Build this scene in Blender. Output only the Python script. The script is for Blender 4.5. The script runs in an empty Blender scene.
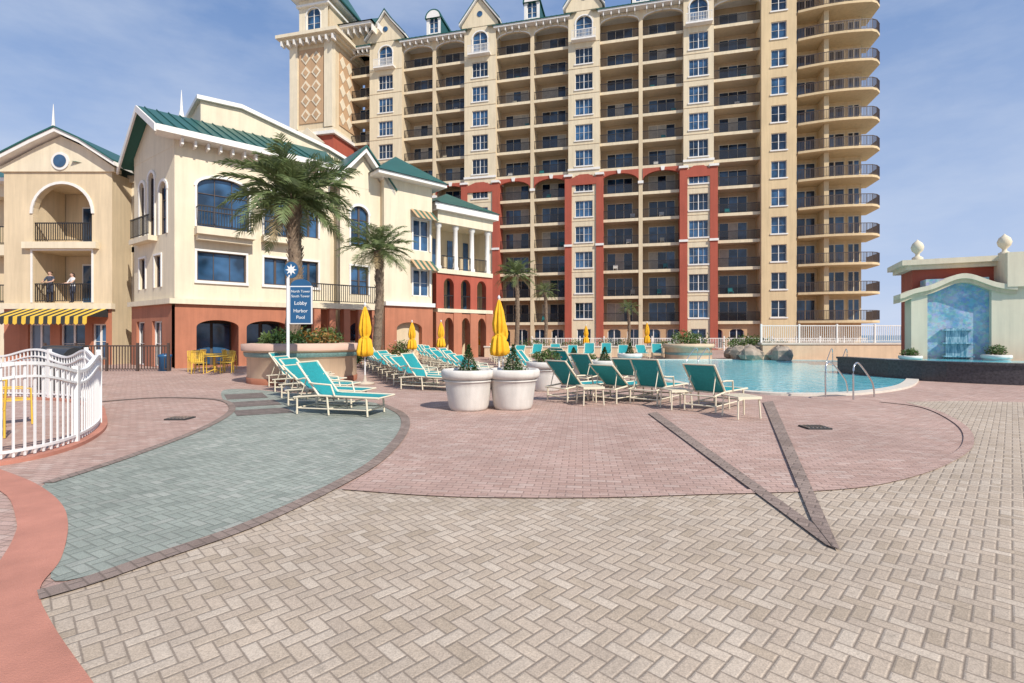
import bpy, math, random
from mathutils import Vector, Matrix
random.seed(7)
R=random.random
def U(a,b): return a+(b-a)*random.random()
F=500.0; HY=335.0; CH=1.6
def G(px,py):
    d=F*CH/(py-HY); return ((px-512)/F*d, d)
# ------------------------------------------------------------------ materials
MATS={}
class NT:
    def __init__(s,nt): s.nt=nt
    def n(s,t,**k):
        o=s.nt.nodes.new(t)
        for a,b in k.items(): setattr(o,a,b)
        return o
    def l(s,a,b): s.nt.links.new(a,b)
    def m(s,op,a,b=None,c=None):
        o=s.n('ShaderNodeMath',operation=op)
        for i,v in enumerate((a,b,c)):
            if v is None: continue
            if isinstance(v,(int,float)): o.inputs[i].default_value=v
            else: s.l(v,o.inputs[i])
        return o.outputs[0]
    def mix(s,f,a,b,bt='MIX'):
        o=s.n('ShaderNodeMix',data_type='RGBA',blend_type=bt)
        for i,v in ((0,f),(6,a),(7,b)):
            if isinstance(v,(int,float)): o.inputs[i].default_value=v
            elif isinstance(v,(tuple,list)): o.inputs[i].default_value=(*v[:3],1)
            else: s.l(v,o.inputs[i])
        return o.outputs[2]
    def noise(s,vec,sc,det=4,rough=.55):
        o=s.n('ShaderNodeTexNoise'); o.inputs['Scale'].default_value=sc; o.inputs['Detail'].default_value=det
        o.inputs['Roughness'].default_value=rough
        s.l(vec,o.inputs['Vector']); return o.outputs[0]
    def mr(s,v,a,b,c,d):
        o=s.n('ShaderNodeMapRange'); s.l(v,o.inputs[0])
        for i,x in enumerate((a,b,c,d)): o.inputs[i+1].default_value=x
        return o.outputs[0]
def newmat(name):
    m=bpy.data.materials.new(name); m.use_nodes=True
    t=NT(m.node_tree); bs=m.node_tree.nodes['Principled BSDF']
    MATS[name]=m
    return m,t,bs
def M(name,col,rough=.7,var=.12,sc=3.0,bump=0.0,bsc=60,metal=0,spec=.5,streak=0.0):
    m,t,bs=newmat(name)
    tc=t.n('ShaderNodeTexCoord'); v=tc.outputs['Object']
    if var>0:
        f=t.noise(v,sc,5,.65)
        k=t.mr(f,.3,.7,1-var,1+var)
        if streak:
            mp=t.n('ShaderNodeMapping'); mp.inputs['Scale'].default_value=(1.6,1.6,.12); t.l(v,mp.inputs[0])
            st=t.noise(mp.outputs[0],2.2,3,.65); k=t.m('MULTIPLY',k,t.mr(st,.4,.75,1,1-streak))
        vm=t.n('ShaderNodeVectorMath',operation='SCALE'); vm.inputs[0].default_value=col[:3]; t.l(k,vm.inputs['Scale'])
        t.l(vm.outputs[0],bs.inputs['Base Color'])
    else: bs.inputs['Base Color'].default_value=(*col[:3],1)
    bs.inputs['Roughness'].default_value=rough; bs.inputs['Metallic'].default_value=metal
    bs.inputs['Specular IOR Level'].default_value=spec
    if bump:
        b=t.n('ShaderNodeBump'); b.inputs['Strength'].default_value=bump; b.inputs['Distance'].default_value=.02
        t.l(t.noise(v,bsc,2),b.inputs['Height']); t.l(b.outputs[0],bs.inputs['Normal'])
    return m
def paver(name,cols,cell=.1,rot=45,joint=(.2,.16,.13),mode='herring',stain=.18,jm_=.8):
    m,t,bs=newmat(name)
    g=t.n('ShaderNodeNewGeometry'); pos=g.outputs['Position']
    mp=t.n('ShaderNodeMapping'); mp.inputs['Rotation'].default_value=(0,0,math.radians(rot)); mp.inputs['Scale'].default_value=(1/cell,)*3
    t.l(pos,mp.inputs[0])
    sp=t.n('ShaderNodeSeparateXYZ'); t.l(mp.outputs[0],sp.inputs[0]); x,y=sp.outputs[0],sp.outputs[1]
    if mode=='herring':
        i=t.m('FLOOR',x); j=t.m('FLOOR',y); fx=t.m('SUBTRACT',x,i); fy=t.m('SUBTRACT',y,j)
        k=t.m('FLOORED_MODULO',t.m('SUBTRACT',i,j),4.0)
        e=[t.m('COMPARE',k,float(q),.2) for q in range(4)]
        dl=t.m('ADD',fx,e[1]); dr=t.m('ADD',t.m('SUBTRACT',1.0,fx),e[0])
        db=t.m('ADD',fy,e[2]); dt=t.m('ADD',t.m('SUBTRACT',1.0,fy),e[3])
        d=t.m('MINIMUM',t.m('MINIMUM',dl,dr),t.m('MINIMUM',db,dt))
        ii=t.m('SUBTRACT',i,e[1]); jj=t.m('SUBTRACT',j,e[2])
        hz=t.m('ADD',e[0],e[1])
    else:
        j=t.m('FLOOR',y); x2=t.m('ADD',t.m('MULTIPLY',x,.5),t.m('MULTIPLY',t.m('FLOORED_MODULO',j,2.0),.5))
        i=t.m('FLOOR',x2); fx=t.m('SUBTRACT',x2,i); fy=t.m('SUBTRACT',y,j)
        d=t.m('MINIMUM',t.m('MULTIPLY',t.m('MINIMUM',fx,t.m('SUBTRACT',1.0,fx)),2.0),t.m('MINIMUM',fy,t.m('SUBTRACT',1.0,fy)))
        ii,jj=i,j; hz=None
    cb=t.n('ShaderNodeCombineXYZ'); t.l(ii,cb.inputs[0]); t.l(jj,cb.inputs[1])
    wn=t.n('ShaderNodeTexWhiteNoise',noise_dimensions='2D'); t.l(cb.outputs[0],wn.inputs[0])
    cr=t.n('ShaderNodeValToRGB'); r=cr.color_ramp
    r.elements[0].color=(*cols[0],1); r.elements[1].color=(*cols[-1],1)
    for q in range(1,len(cols)-1):
        el=r.elements.new(q/(len(cols)-1)); el.color=(*cols[q],1)
    t.l(wn.outputs[0],cr.inputs[0])
    c=cr.outputs[0]
    big=t.noise(pos,.45,4,.6); med=t.noise(pos,3.1,4,.65); fine=t.noise(pos,120,2)
    f=t.m('MULTIPLY',t.mr(big,.3,.7,1-stain,1+stain*.6),t.m('MULTIPLY',t.mr(med,.3,.7,1-stain*.7,1+stain*.5),t.mr(fine,.3,.7,.78,1.18)))
    spot=t.noise(pos,7.3,2,.4); f=t.m('MULTIPLY',f,t.mr(spot,.68,.76,1,.8))
    if hz is not None: f=t.m('MULTIPLY',f,t.mr(hz,0,1,.975,1.02))
    vm=t.n('ShaderNodeVectorMath',operation='SCALE'); t.l(c,vm.inputs[0]); t.l(f,vm.inputs['Scale'])
    jm=t.mr(t.m('ADD',d,t.m('MULTIPLY',t.m('SUBTRACT',t.noise(pos,45,1),.5),.07)),.03,.09,1,0)
    col=t.mix(t.m('MULTIPLY',jm,jm_),vm.outputs[0],joint)
    t.l(col,bs.inputs['Base Color']); bs.inputs['Roughness'].default_value=.85; bs.inputs['Specular IOR Level'].default_value=.25
    h=t.m('ADD',t.mr(d,.02,.16,0,1),t.m('ADD',t.m('MULTIPLY',fine,.45),t.m('MULTIPLY',wn.outputs[0],.35)))
    b=t.n('ShaderNodeBump'); b.inputs['Strength'].default_value=.6; b.inputs['Distance'].default_value=.006
    t.l(h,b.inputs['Height']); t.l(b.outputs[0],bs.inputs['Normal'])
    return m
def glass(name,col,rough=.06,spec=.6):
    m,t,bs=newmat(name)
    g=t.n('ShaderNodeNewGeometry'); 
    n=t.noise(g.outputs['Position'],.9,2)
    k=t.mr(n,.35,.65,.4,1.7)
    vm=t.n('ShaderNodeVectorMath',operation='SCALE'); vm.inputs[0].default_value=col; t.l(k,vm.inputs['Scale'])
    t.l(vm.outputs[0],bs.inputs['Base Color']); bs.inputs['Roughness'].default_value=rough
    bs.inputs['Specular IOR Level'].default_value=spec
    b=t.n('ShaderNodeBump'); b.inputs['Strength'].default_value=.08; t.l(t.noise(g.outputs['Position'],1.3,1),b.inputs['Height']); t.l(b.outputs[0],bs.inputs['Normal'])
def leafmat(name,c1,c2,tl=.25):
    m,t,bs=newmat(name)
    g=t.n('ShaderNodeNewGeometry')
    n=t.noise(g.outputs['Position'],2.5,2); rnd=g.outputs['Random Per Island']
    c=t.mix(t.m('ADD',t.m('MULTIPLY',n,.5),t.m('MULTIPLY',rnd,.5)),c1,c2)
    t.l(c,bs.inputs['Base Color']); bs.inputs['Roughness'].default_value=.5
    tr=t.n('ShaderNodeBsdfTranslucent'); t.l(c,tr.inputs[0]); mx=t.n('ShaderNodeMixShader'); mx.inputs[0].default_value=tl
    out=m.node_tree.nodes['Material Output']; t.l(bs.outputs[0],mx.inputs[1]); t.l(tr.outputs[0],mx.inputs[2]); t.l(mx.outputs[0],out.inputs[0])
M('cream',(.66,.53,.35),.85,.07,.5,streak=.18)
M('cream_light',(.72,.625,.46),.85,.06,.6,streak=.14)
M('tower_light',(.70,.59,.41),.85,.06,.4,streak=.16)
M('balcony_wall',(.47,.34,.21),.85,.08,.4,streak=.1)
M('yellow_stucco',(.66,.50,.29),.85,.07,.4,streak=.16)
M('tan_stucco',(.50,.32,.18),.85,.08,.5,streak=.1)
M('red_stucco',(.38,.085,.05),.85,.08,.6,streak=.15)
M('terracotta',(.44,.17,.095),.85,.10,.8,streak=.2)
M('white',(.76,.73,.68),.6,.05,2,streak=.08)
M('slab',(.56,.45,.32),.8,.08,.7,streak=.12)
M('green_roof',(.022,.11,.09),.4,.12,1,metal=.2)
M('rail_dark',(.02,.018,.018),.45,0)
M('rail_brown',(.075,.05,.04),.5,0)
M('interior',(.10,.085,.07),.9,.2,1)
M('curtain',(.42,.39,.34),.8,.2,3)
glass('glass_a',(.010,.024,.048),.06,.7); glass('glass_b',(.025,.07,.14),.08,.8); glass('glass_c',(.09,.12,.16),.12,.6)
GL=['glass_a','glass_b','glass_b','glass_b','glass_c']
paver('paver_tan',[(.42,.335,.25),(.51,.415,.32),(.465,.375,.29),(.55,.46,.365),(.44,.355,.275)],.082,45,(.21,.165,.13),stain=.12)
paver('paver_pink',[(.42,.275,.225),(.50,.345,.29),(.46,.31,.255),(.53,.395,.335)],.085,8,(.25,.17,.14),'run',stain=.16)
paver('paver_green',[(.26,.285,.245),(.335,.36,.31),(.295,.32,.275),(.38,.39,.34)],.085,30,(.165,.175,.15),'herring',stain=.2)
paver('strip_dark',[(.16,.13,.115),(.23,.185,.165),(.19,.155,.135)],.1,20,(.12,.10,.085),'run')
paver('paver_brown',[(.24,.18,.15),(.32,.245,.205),(.27,.205,.175)],.09,36,(.15,.115,.095),'run')
M('red_concrete',(.47,.20,.14),.85,.18,1.6,.3,120)
M('concrete_tan',(.50,.42,.33),.85,.12,1)
M('sand',(.55,.48,.38),.95,.1,.2)
M('coping',(.60,.54,.46),.75,.1,3,.1,80)
M('granite',(.05,.045,.05),.25,.5,14)
M('tan_plaster',(.62,.46,.31),.85,.07,1.2,streak=.14)
M('pink_cap',(.58,.39,.30),.8,.08,2)
M('teal_tile',(.16,.27,.25),.4,.3,20)
M('pot_white',(.68,.64,.58),.75,.08,3,.2,60,streak=.2)
M('soil',(.06,.04,.03),.95,.3,10)
M('frame_cream',(.72,.64,.48),.45,.04)
M('sling_teal',(.012,.26,.275),.75,.15,25)
M('sling_light',(.07,.38,.38),.75,.12,25)
M('umb_yellow',(.80,.43,.015),.8,.12,6,.15,90)
M('pole_white',(.75,.74,.72),.4,0)
M('steel',(.6,.6,.6),.25,0,metal=.9)
M('sign_blue',(.02,.10,.22),.35,.05)
M('sign_text',(.8,.8,.78),.5,0)
M('chair_yellow',(.72,.47,.06),.5,.05)
M('awn_yellow',(.70,.45,.05),.8,.08,6)
M('awn_black',(.03,.03,.03),.8,.08,6)
M('awn_green',(.05,.12,.08),.8,.08,6)
M('bark',(.20,.145,.10),.95,.35,9,.9,25)
M('rock',(.33,.27,.21),.9,.3,2.5,.9,6)
M('black_metal',(.025,.025,.025),.35,.1)
M('drain',(.04,.04,.04),.6,.2)
M('skin',(.55,.34,.25),.6,.05); M('hair',(.05,.03,.02),.7,.1); M('shirt_white',(.7,.7,.7),.8,.05); M('shirt_dark',(.05,.06,.09),.8,.1); M('pants',(.05,.06,.10),.8,.1); M('eye',(.02,.02,.02),.3,0); M('lips',(.35,.12,.1),.5,0)
leafmat('palm_green',(.09,.14,.045),(.25,.30,.12)); leafmat('palm_dead',(.26,.19,.09),(.40,.31,.17))
leafmat('leaf_dark',(.02,.055,.015),(.07,.13,.03)); leafmat('leaf_mid',(.05,.10,.02),(.14,.20,.05)); leafmat('leaf_orange',(.25,.07,.03),(.35,.25,.05)); leafmat('flower',(.5,.05,.12),(.6,.5,.45))
m,t,bs=newmat('mosaic')
g=t.n('ShaderNodeNewGeometry'); vo=t.n('ShaderNodeTexVoronoi'); vo.inputs['Scale'].default_value=9; t.l(g.outputs['Position'],vo.inputs['Vector'])
n=t.noise(g.outputs['Position'],1.4,5,.7)
c=t.mix(t.mr(n,.42,.58,0,1),(.36,.47,.54),(.15,.33,.46)); c=t.mix(.3,c,vo.outputs['Color'],'SOFT_LIGHT'); 
t.l(c,bs.inputs['Base Color']); bs.inputs['Roughness'].default_value=.3
m,t,bs=newmat('falling_water')
g=t.n('ShaderNodeNewGeometry'); mp=t.n('ShaderNodeMapping'); mp.inputs['Scale'].default_value=(7,7,.8); t.l(g.outputs['Position'],mp.inputs[0])
n=t.noise(mp.outputs[0],2,5,.7); t.l(t.mix(t.mr(n,.4,.65,0,1),(.05,.20,.28),(.45,.62,.68)),bs.inputs['Base Color']); bs.inputs['Roughness'].default_value=.15
m,t,bs=newmat('pool_water')
g=t.n('ShaderNodeNewGeometry'); P=g.outputs['Position']
mp=t.n('ShaderNodeVectorMath',operation='ADD'); nn=t.n('ShaderNodeTexNoise'); nn.inputs['Scale'].default_value=1.1; t.l(P,nn.inputs[0])
t.l(P,mp.inputs[0]); t.l(nn.outputs['Color'],mp.inputs[1])
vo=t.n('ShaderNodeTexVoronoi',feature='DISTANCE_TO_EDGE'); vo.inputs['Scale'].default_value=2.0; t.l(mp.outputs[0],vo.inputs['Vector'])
c=t.mix(t.mr(t.noise(P,.12,2),.35,.65,0,1),(.10,.56,.68),(.22,.68,.75)); c=t.mix(t.mr(vo.outputs[0],0,.09,.4,0),c,(.5,.85,.9))  # pale cell edges: caustic light painted into the water colour
t.l(c,bs.inputs['Base Color']); bs.inputs['Roughness'].default_value=.08
b=t.n('ShaderNodeBump'); b.inputs['Strength'].default_value=.5; b.inputs['Distance'].default_value=.06; t.l(t.noise(P,3,3),b.inputs['Height']); t.l(b.outputs[0],bs.inputs['Normal'])
m,t,bs=newmat('sea_water'); bs.inputs['Base Color'].default_value=(.05,.16,.22,1); bs.inputs['Roughness'].default_value=.3
# ------------------------------------------------------------------ builder
class B:
    def __init__(s): s.parts={}; s.p='body'; s.get()
    def get(s): return s.parts.setdefault(s.p,([],[],[],[]))
    def face(s,pts,mat,smooth=False):
        v,f,ml,sm=s.get(); i=len(v); v.extend([tuple(p) for p in pts]); f.append(tuple(range(i,i+len(pts)))); ml.append(mat); sm.append(smooth)
    def grid(s,rows,mat,smooth=True,closed=False):
        v,f,ml,sm=s.get(); i=len(v); n=len(rows[0])
        for r in rows: v.extend([tuple(p) for p in r])
        for a in range(len(rows)-1):
            for b in range(n if closed else n-1):
                c=(b+1)%n
                f.append((i+a*n+b,i+a*n+c,i+(a+1)*n+c,i+(a+1)*n+b)); ml.append(mat); sm.append(smooth)
    def hexa(s,p,mat):
        v,f,ml,sm=s.get(); i=len(v); v.extend([tuple(q) for q in p])
        for q in ((3,2,1,0),(4,5,6,7),(0,1,5,4),(1,2,6,5),(2,3,7,6),(3,0,4,7)):
            f.append(tuple(i+k for k in q)); ml.append(mat); sm.append(False)
    def box(s,fr,a0,a1,b0,b1,z0,z1,mat):
        P=fr.P
        s.hexa([P(a0,b1,z0),P(a1,b1,z0),P(a1,b0,z0),P(a0,b0,z0),P(a0,b1,z1),P(a1,b1,z1),P(a1,b0,z1),P(a0,b0,z1)],mat)
    def prism(s,fr,poly,b0,b1,mat):
        P=fr.P; n=len(poly)
        s.face([P(a,b1,z) for a,z in poly],mat); s.face([P(a,b0,z) for a,z in reversed(poly)],mat)
        for i in range(n):
            (a,z),(c,w)=poly[i],poly[(i+1)%n]
            s.face([P(a,b0,z),P(c,b0,w),P(c,b1,w),P(a,b1,z)],mat)
    def plan(s,fr,poly,z0,z1,mat,top=None):
        P=fr.P; n=len(poly)
        s.face([P(a,b,z1) for a,b in poly],top or mat); s.face([P(a,b,z0) for a,b in reversed(poly)],mat)
        for i in range(n):
            (a,b),(c,d)=poly[i],poly[(i+1)%n]
            s.face([P(a,b,z0),P(c,d,z0),P(c,d,z1),P(a,b,z1)],mat)
    def lathe(s,cx,cy,prof,mat,n=28,smooth=True,star=None):
        rows=[]
        for r,z in prof:
            rows.append([(cx+r*(1+(star*math.cos(8*2*math.pi*k/n) if star else 0))*math.cos(2*math.pi*k/n),cy+r*(1+(star*math.cos(8*2*math.pi*k/n) if star else 0))*math.sin(2*math.pi*k/n),z) for k in range(n)])
        s.grid(rows,mat,smooth,True)
    def tube(s,pts,r,mat,n=8,r2=None):
        pts=[Vector(p) for p in pts]; rows=[]; up=Vector((0,0,1)); m=len(pts)
        for i,p in enumerate(pts):
            t=(pts[min(i+1,m-1)]-pts[max(i-1,0)]).normalized()
            a=t.cross(up)
            if a.length<.1: a=t.cross(Vector((0,1,0)))
            a.normalize(); b=t.cross(a); rr=r if r2 is None else r+(r2-r)*i/(m-1)
            rows.append([p+(a*math.cos(2*math.pi*k/n)+b*math.sin(2*math.pi*k/n))*rr for k in range(n)])
        s.grid(rows,mat,True,True); s.face(rows[0],mat); s.face(rows[-1],mat)
    def rail(s,fr,a0,a1,b,z0,h=1.05,sp=.13,mat='rail_dark',th=.022,post=None):
        s.box(fr,a0,a1,b-.03,b+.03,z0+h-.06,z0+h,mat); s.box(fr,a0,a1,b-.02,b+.02,z0+.08,z0+.12,mat)
        n=max(1,int(abs(a1-a0)/sp))
        for i in range(n+1):
            a=a0+(a1-a0)*i/n; a=min(max(a,min(a0,a1)+th/2),max(a0,a1)-th/2)
            s.box(fr,a-th/2,a+th/2,b-th/2,b+th/2,z0+.12,z0+h-.06,mat)
    def wall(s,fr,a0,a1,z0,z1,b,ops,mat,dep=.2,fm='white'):
        P=fr.P
        A=sorted(set([a0,a1]+[o['a'][k] for o in ops for k in (0,1)])); Z=sorted(set([z0,z1]+[o['z'][k] for o in ops for k in (0,1)]))
        for i in range(len(A)-1):
            for j in range(len(Z)-1):
                ca=(A[i]+A[i+1])/2; cz=(Z[j]+Z[j+1])/2
                if any(o['a'][0]<ca<o['a'][1] and o['z'][0]<cz<o['z'][1] for o in ops): continue
                s.face([P(A[i],b,Z[j]),P(A[i+1],b,Z[j]),P(A[i+1],b,Z[j+1]),P(A[i],b,Z[j+1])],mat)
        for o in ops:
            x0,x1=o['a']; y0,y1=o['z']; d=o.get('d',dep)
            for q in ([(x0,y0),(x0,y1)],[(x1,y0),(x1,y1)],[(x0,y0),(x1,y0)],[(x0,y1),(x1,y1)]):
                s.face([P(q[0][0],b,q[0][1]),P(q[1][0],b,q[1][1]),P(q[1][0],b-d,q[1][1]),P(q[0][0],b-d,q[0][1])],mat)
            if o.get('arch'):
                rs=o['arch'] if o['arch']!=True else (x1-x0)/2; c=(x0+x1)/2; w=(x1-x0)/2; zs=y1-rs; N=8
                for sg in (-1,1):
                    arc=[(c+sg*w*math.cos(math.pi/2*k/N),zs+rs*math.sin(math.pi/2*k/N)) for k in range(N+1)]
                    cx=c+sg*w
                    for k in range(N):
                        s.face([P(cx,b,y1),P(arc[k][0],b,arc[k][1]),P(arc[k+1][0],b,arc[k+1][1])],mat)
                        s.face([P(arc[k][0],b,arc[k][1]),P(arc[k+1][0],b,arc[k+1][1]),P(arc[k+1][0],b-min(d,.3),arc[k+1][1]),P(arc[k][0],b-min(d,.3),arc[k][1])],mat)
                        if o.get('trim'):
                            a_,z_=arc[k]; a2,z2=arc[k+1]; e=.14
                            def out(a,z): 
                                L=math.hypot(a-c,(z-zs)) or 1; return (a+(a-c)/L*e,z+(z-zs)/L*e)
                            o1=out(a_,z_);o2=out(a2,z2)
                            s.hexa([P(a_,b+.06,z_),P(a2,b+.06,z2),P(a2,b-.01,z2),P(a_,b-.01,z_),P(o1[0],b+.06,o1[1]),P(o2[0],b+.06,o2[1]),P(o2[0],b-.01,o2[1]),P(o1[0],b-.01,o1[1])],o['trim'])
            if o.get('win',True):
                gm=o.get('g') or random.choice(GL)
                bb=b-d+.01
                s.face([P(x0,bb,y0),P(x1,bb,y0),P(x1,bb,y1),P(x0,bb,y1)],gm)
                f=o.get('f',.07); ft=o.get('fm',fm)
                s.box(fr,x0,x0+f,bb+.005,bb+.07,y0,y1,ft); s.box(fr,x1-f,x1,bb+.005,bb+.07,y0,y1,ft)
                s.box(fr,x0+f,x1-f,bb+.005,bb+.07,y0,y0+f,ft); s.box(fr,x0+f,x1-f,bb+.005,bb+.07,y1-f,y1,ft)
                nx,nz=o.get('m',(2,2)); tt=o.get('t',.05)
                for i in range(1,nx):
                    c=x0+(x1-x0)*i/nx; w=tt*(1.9 if nx%2==0 and i==nx//2 else .5); s.box(fr,c-w/2,c+w/2,bb+.006,bb+.055,y0+f,y1-f,ft)
                for i in range(1,nz):
                    c=y0+(y1-y0)*i/nz; s.box(fr,x0+f,x1-f,bb+.007,bb+.045,c-tt*.25,c+tt*.25,ft)
            if o.get('sill'):
                s.box(fr,x0-.12,x1+.12,b-.02,b+.09,y0-.14,y0,o['sill'])
            if o.get('sur'):
                e=.1; mm=o['sur']; yt=y1-(0 if not o.get('arch') else (o['arch'] if o['arch']!=True else (x1-x0)/2))
                s.box(fr,x0-e,x0-.002,b-.01,b+.05,y0,yt,mm); s.box(fr,x1+.002,x1+e,b-.01,b+.05,y0,yt,mm)
                if not o.get('arch'): s.box(fr,x0-e,x1+e,b-.01,b+.06,y1+.002,y1+e,mm)
    def archband(s,fr,a0,a1,zs,rise,ztop,b,th,mat,key=None):
        P=fr.P; N=12; c=(a0+a1)/2; w=(a1-a0)/2
        arc=[(c-w*math.cos(math.pi*k/N),zs+rise*math.sin(math.pi*k/N)) for k in range(N+1)]
        for k in range(N):
            (x,z),(x2,z2)=arc[k],arc[k+1]
            s.face([P(x,b,z),P(x2,b,z2),P(x2,b,ztop),P(x,b,ztop)],mat)
            s.face([P(x,b,z),P(x2,b,z2),P(x2,b-th,z2),P(x,b-th,z)],mat)
        s.face([P(a0,b,ztop),P(a1,b,ztop),P(a1,b-th,ztop),P(a0,b-th,ztop)],mat)
        if key: s.prism(fr,[(c-.15,zs+rise-.05),(c+.15,zs+rise-.05),(c+.25,ztop+.1),(c-.25,ztop+.1)],b-.02,b+.1,key)
    def leaves(s,c,rad,n,size,mat,shape='ell'):
        for _ in range(n):
            if shape=='cone':
                h=R()**1.5; rr=(1-h)*(.65+.4*R()); an=U(0,6.283); p=Vector((c[0]+rad[0]*rr*math.cos(an),c[1]+rad[1]*rr*math.sin(an),c[2]+rad[2]*h))
            else:
                d=Vector((random.gauss(0,1),random.gauss(0,1),random.gauss(0,1))).normalized()*(R()**.4)
                k=1+.25*math.sin(3*d.x+c[0])*math.cos(4*d.y+c[1])
                p=Vector((c[0]+d.x*rad[0]*k,c[1]+d.y*rad[1]*k,c[2]+d.z*rad[2]*k))
            q=Vector((U(-1,1),U(-1,1),U(-.3,1))).normalized(); w=q.cross(Vector((U(-1,1),U(-1,1),U(-1,1)))).normalized(); sz=size*U(.6,1.4)
            s.face([p-w*sz*.3,p+q*sz*.5-w*sz*.05,p+q*sz,p+q*sz*.45+w*sz*.35],mat)
    def done(s,name,loc=None,rotz=0,parent=None):
        res=[]
        multi=len([1 for k in s.parts if s.parts[k][0]])>1
        root=None
        if multi:
            root=bpy.data.objects.new(name,None); bpy.context.collection.objects.link(root)
        for k,(v,f,ml,sm) in s.parts.items():
            if not v: continue
            me=bpy.data.meshes.new(k if multi else name); me.from_pydata(v,[],f)
            names=sorted(set(ml)); 
            for q in names: me.materials.append(MATS[q])
            ix={q:i for i,q in enumerate(names)}
            me.polygons.foreach_set('material_index',[ix[q] for q in ml]); me.polygons.foreach_set('use_smooth',sm)
            me.update()
            o=bpy.data.objects.new(k if multi else name,me); bpy.context.collection.objects.link(o)
            if multi: o.parent=root
            res.append(o)
        o=root or res[0]
        if loc: o.location=loc
        o.rotation_euler[2]=rotz
        return o
def inst(o,name,loc,rotz=0,sc=1):
    c=bpy.data.objects.new(name,o.data); bpy.context.collection.objects.link(c); c.location=loc; c.rotation_euler[2]=rotz; c.scale=(sc,)*3
    return c
class Fr:
    def __init__(s,ox,oy,ux,uy):
        L=math.hypot(ux,uy); s.ox,s.oy=ox,oy; s.ux,s.uy=ux/L,uy/L; s.nx,s.ny=s.uy,-s.ux
    def P(s,a,b,z): return (s.ox+s.ux*a+s.nx*b, s.oy+s.uy*a+s.ny*b, z)
W=Fr(0,0,1,0)
# ------------------------------------------------------------------ ground
def spline(pts,n=6,closed=False):
    out=[]; m=len(pts); rng=m if closed else m-1
    for i in range(rng):
        g=lambda k:Vector(pts[(k)%m]) if closed else Vector(pts[min(max(k,0),m-1)])
        p0,p1,p2,p3=g(i-1),g(i),g(i+1),g(i+2)
        for k in range(n):
            t=k/n; out.append(.5*((2*p1)+(-p0+p2)*t+(2*p0-5*p1+4*p2-p3)*t*t+(-p0+3*p1-3*p2+p3)*t**3))
    if not closed: out.append(Vector(pts[-1]))
    return [tuple(p) for p in out]
from mathutils.geometry import tessellate_polygon
def sheet(name,pts,z,mat,skirt=0):
    vs=[Vector((p[0],p[1],0)) for p in pts]; tr=tessellate_polygon([vs])
    b=B()
    v,f,ml,sm=b.get()
    v.extend([(p[0],p[1],z) for p in pts])
    for t in tr:
        a,c,d=[vs[i] for i in t]
        if (c-a).cross(d-a).z<0: t=(t[0],t[2],t[1])
        f.append(tuple(t)); ml.append(mat); sm.append(False)
    if skirt:
        n=len(pts); 
        for i in range(n):
            p,q=pts[i],pts[(i+1)%n]; b.face([(p[0],p[1],z),(q[0],q[1],z),(q[0],q[1],z-skirt),(p[0],p[1],z-skirt)],mat)
    return b.done(name)
def gp(l): return [G(*p) for p in l]
def strip(name,pts,w,z,mat,h=0,closed=False):
    b=B(); n=len(pts); L=[];Rr=[]
    for i,p in enumerate(pts):
        if closed: a,c=Vector(pts[i-1]),Vector(pts[(i+1)%n])
        else: a,c=Vector(pts[max(i-1,0)]),Vector(pts[min(i+1,n-1)])
        t=(c-a).normalized(); nn=Vector((-t.y,t.x))*w/2; p=Vector(p)
        L.append(p+nn); Rr.append(p-nn)
    for i in range(n if closed else n-1):
        j=(i+1)%n
        b.face([(*L[i],z),(*Rr[i],z),(*Rr[j],z),(*L[j],z)],mat)
        if h:
            b.face([(*L[i],z),(*L[j],z),(*L[j],z-h),(*L[i],z-h)],mat); b.face([(*Rr[i],z),(*Rr[j],z),(*Rr[j],z-h),(*Rr[i],z-h)],mat)
    return b.done(name)
sheet('ground',[(-900,-300),(900,-300),(900,900),(-900,900)],-1.2,'sand')
sheet('sea',[(60,-300),(3500,-300),(3500,3500),(-3500,3500),(-3500,300),(60,120)],-1.1,'sea_water')
sheet('pool_deck_pavement',[(-60,-20),(45,-20),(45,33.5),(45,75),(-60,75)],0,'paver_pink',1.15)
sheet('tan_pavement',gp([(38,597)])+spline(gp([(90,582),(150,562),(250,527),(330,490)]),5)+spline(gp([(345,489),(430,495),(500,497),(600,497),(700,494),(820,490),(885,482),(940,465),(968,445),(960,425),(925,408)]),5)+[G(905,402),G(960,401),G(1100,404),(30,11),(30,-18),(-3.2,-18),(-3.2,1),G(97,690)]+spline(gp([(60,640),(40,605)]),4),.004,'paver_tan')
green=spline(gp([(55,582),(150,557),(250,522),(330,486),(380,457),(403,430),(402,415),(380,404),(320,397),(255,390),(225,390),(222,398),(232,410),(205,428),(130,457),(45,484),(66,515),(66,545)]),6,True)
sheet('green_pavement',green,.008,'paver_green')
sheet('red_path',spline(gp([(0,470),(35,484),(60,503),(68,525),(61,560),(40,590),(52,625),(97,690)]),6)+[(-1.9,1.0),(-9,1.0),(-9,3.4)]+spline(gp([(0,562),(13,540),(16,520),(0,492),(-60,478)]),5)+[(-10,5.5),(-10,6.3),G(-60,460)],.012,'red_concrete')
strip('dark_strip',spline(gp([(38,597),(90,582),(150,561),(250,526),(330,489),(380,459),(404,431),(402,415),(380,404)]),6),.16,.016,'paver_brown')
strip('dark_strip',spline(gp([(47,484),(130,457),(205,428),(232,410),(218,400),(160,398),(100,402)]),6),.13,.016,'paver_brown')
strip('pink_paver_band',spline(gp([(345,489),(430,495),(500,497),(600,497),(700,494),(820,490),(885,482),(940,465),(968,445),(960,425),(925,408),(880,402)]),6),.12,.016,'paver_pink')
def poly(name,l,z,mat): return sheet(name,gp(l),z,mat)
poly('dark_strip',[(648,414),(657,413),(822,532),(838,552),(826,547)],.020,'paver_brown')
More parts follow.
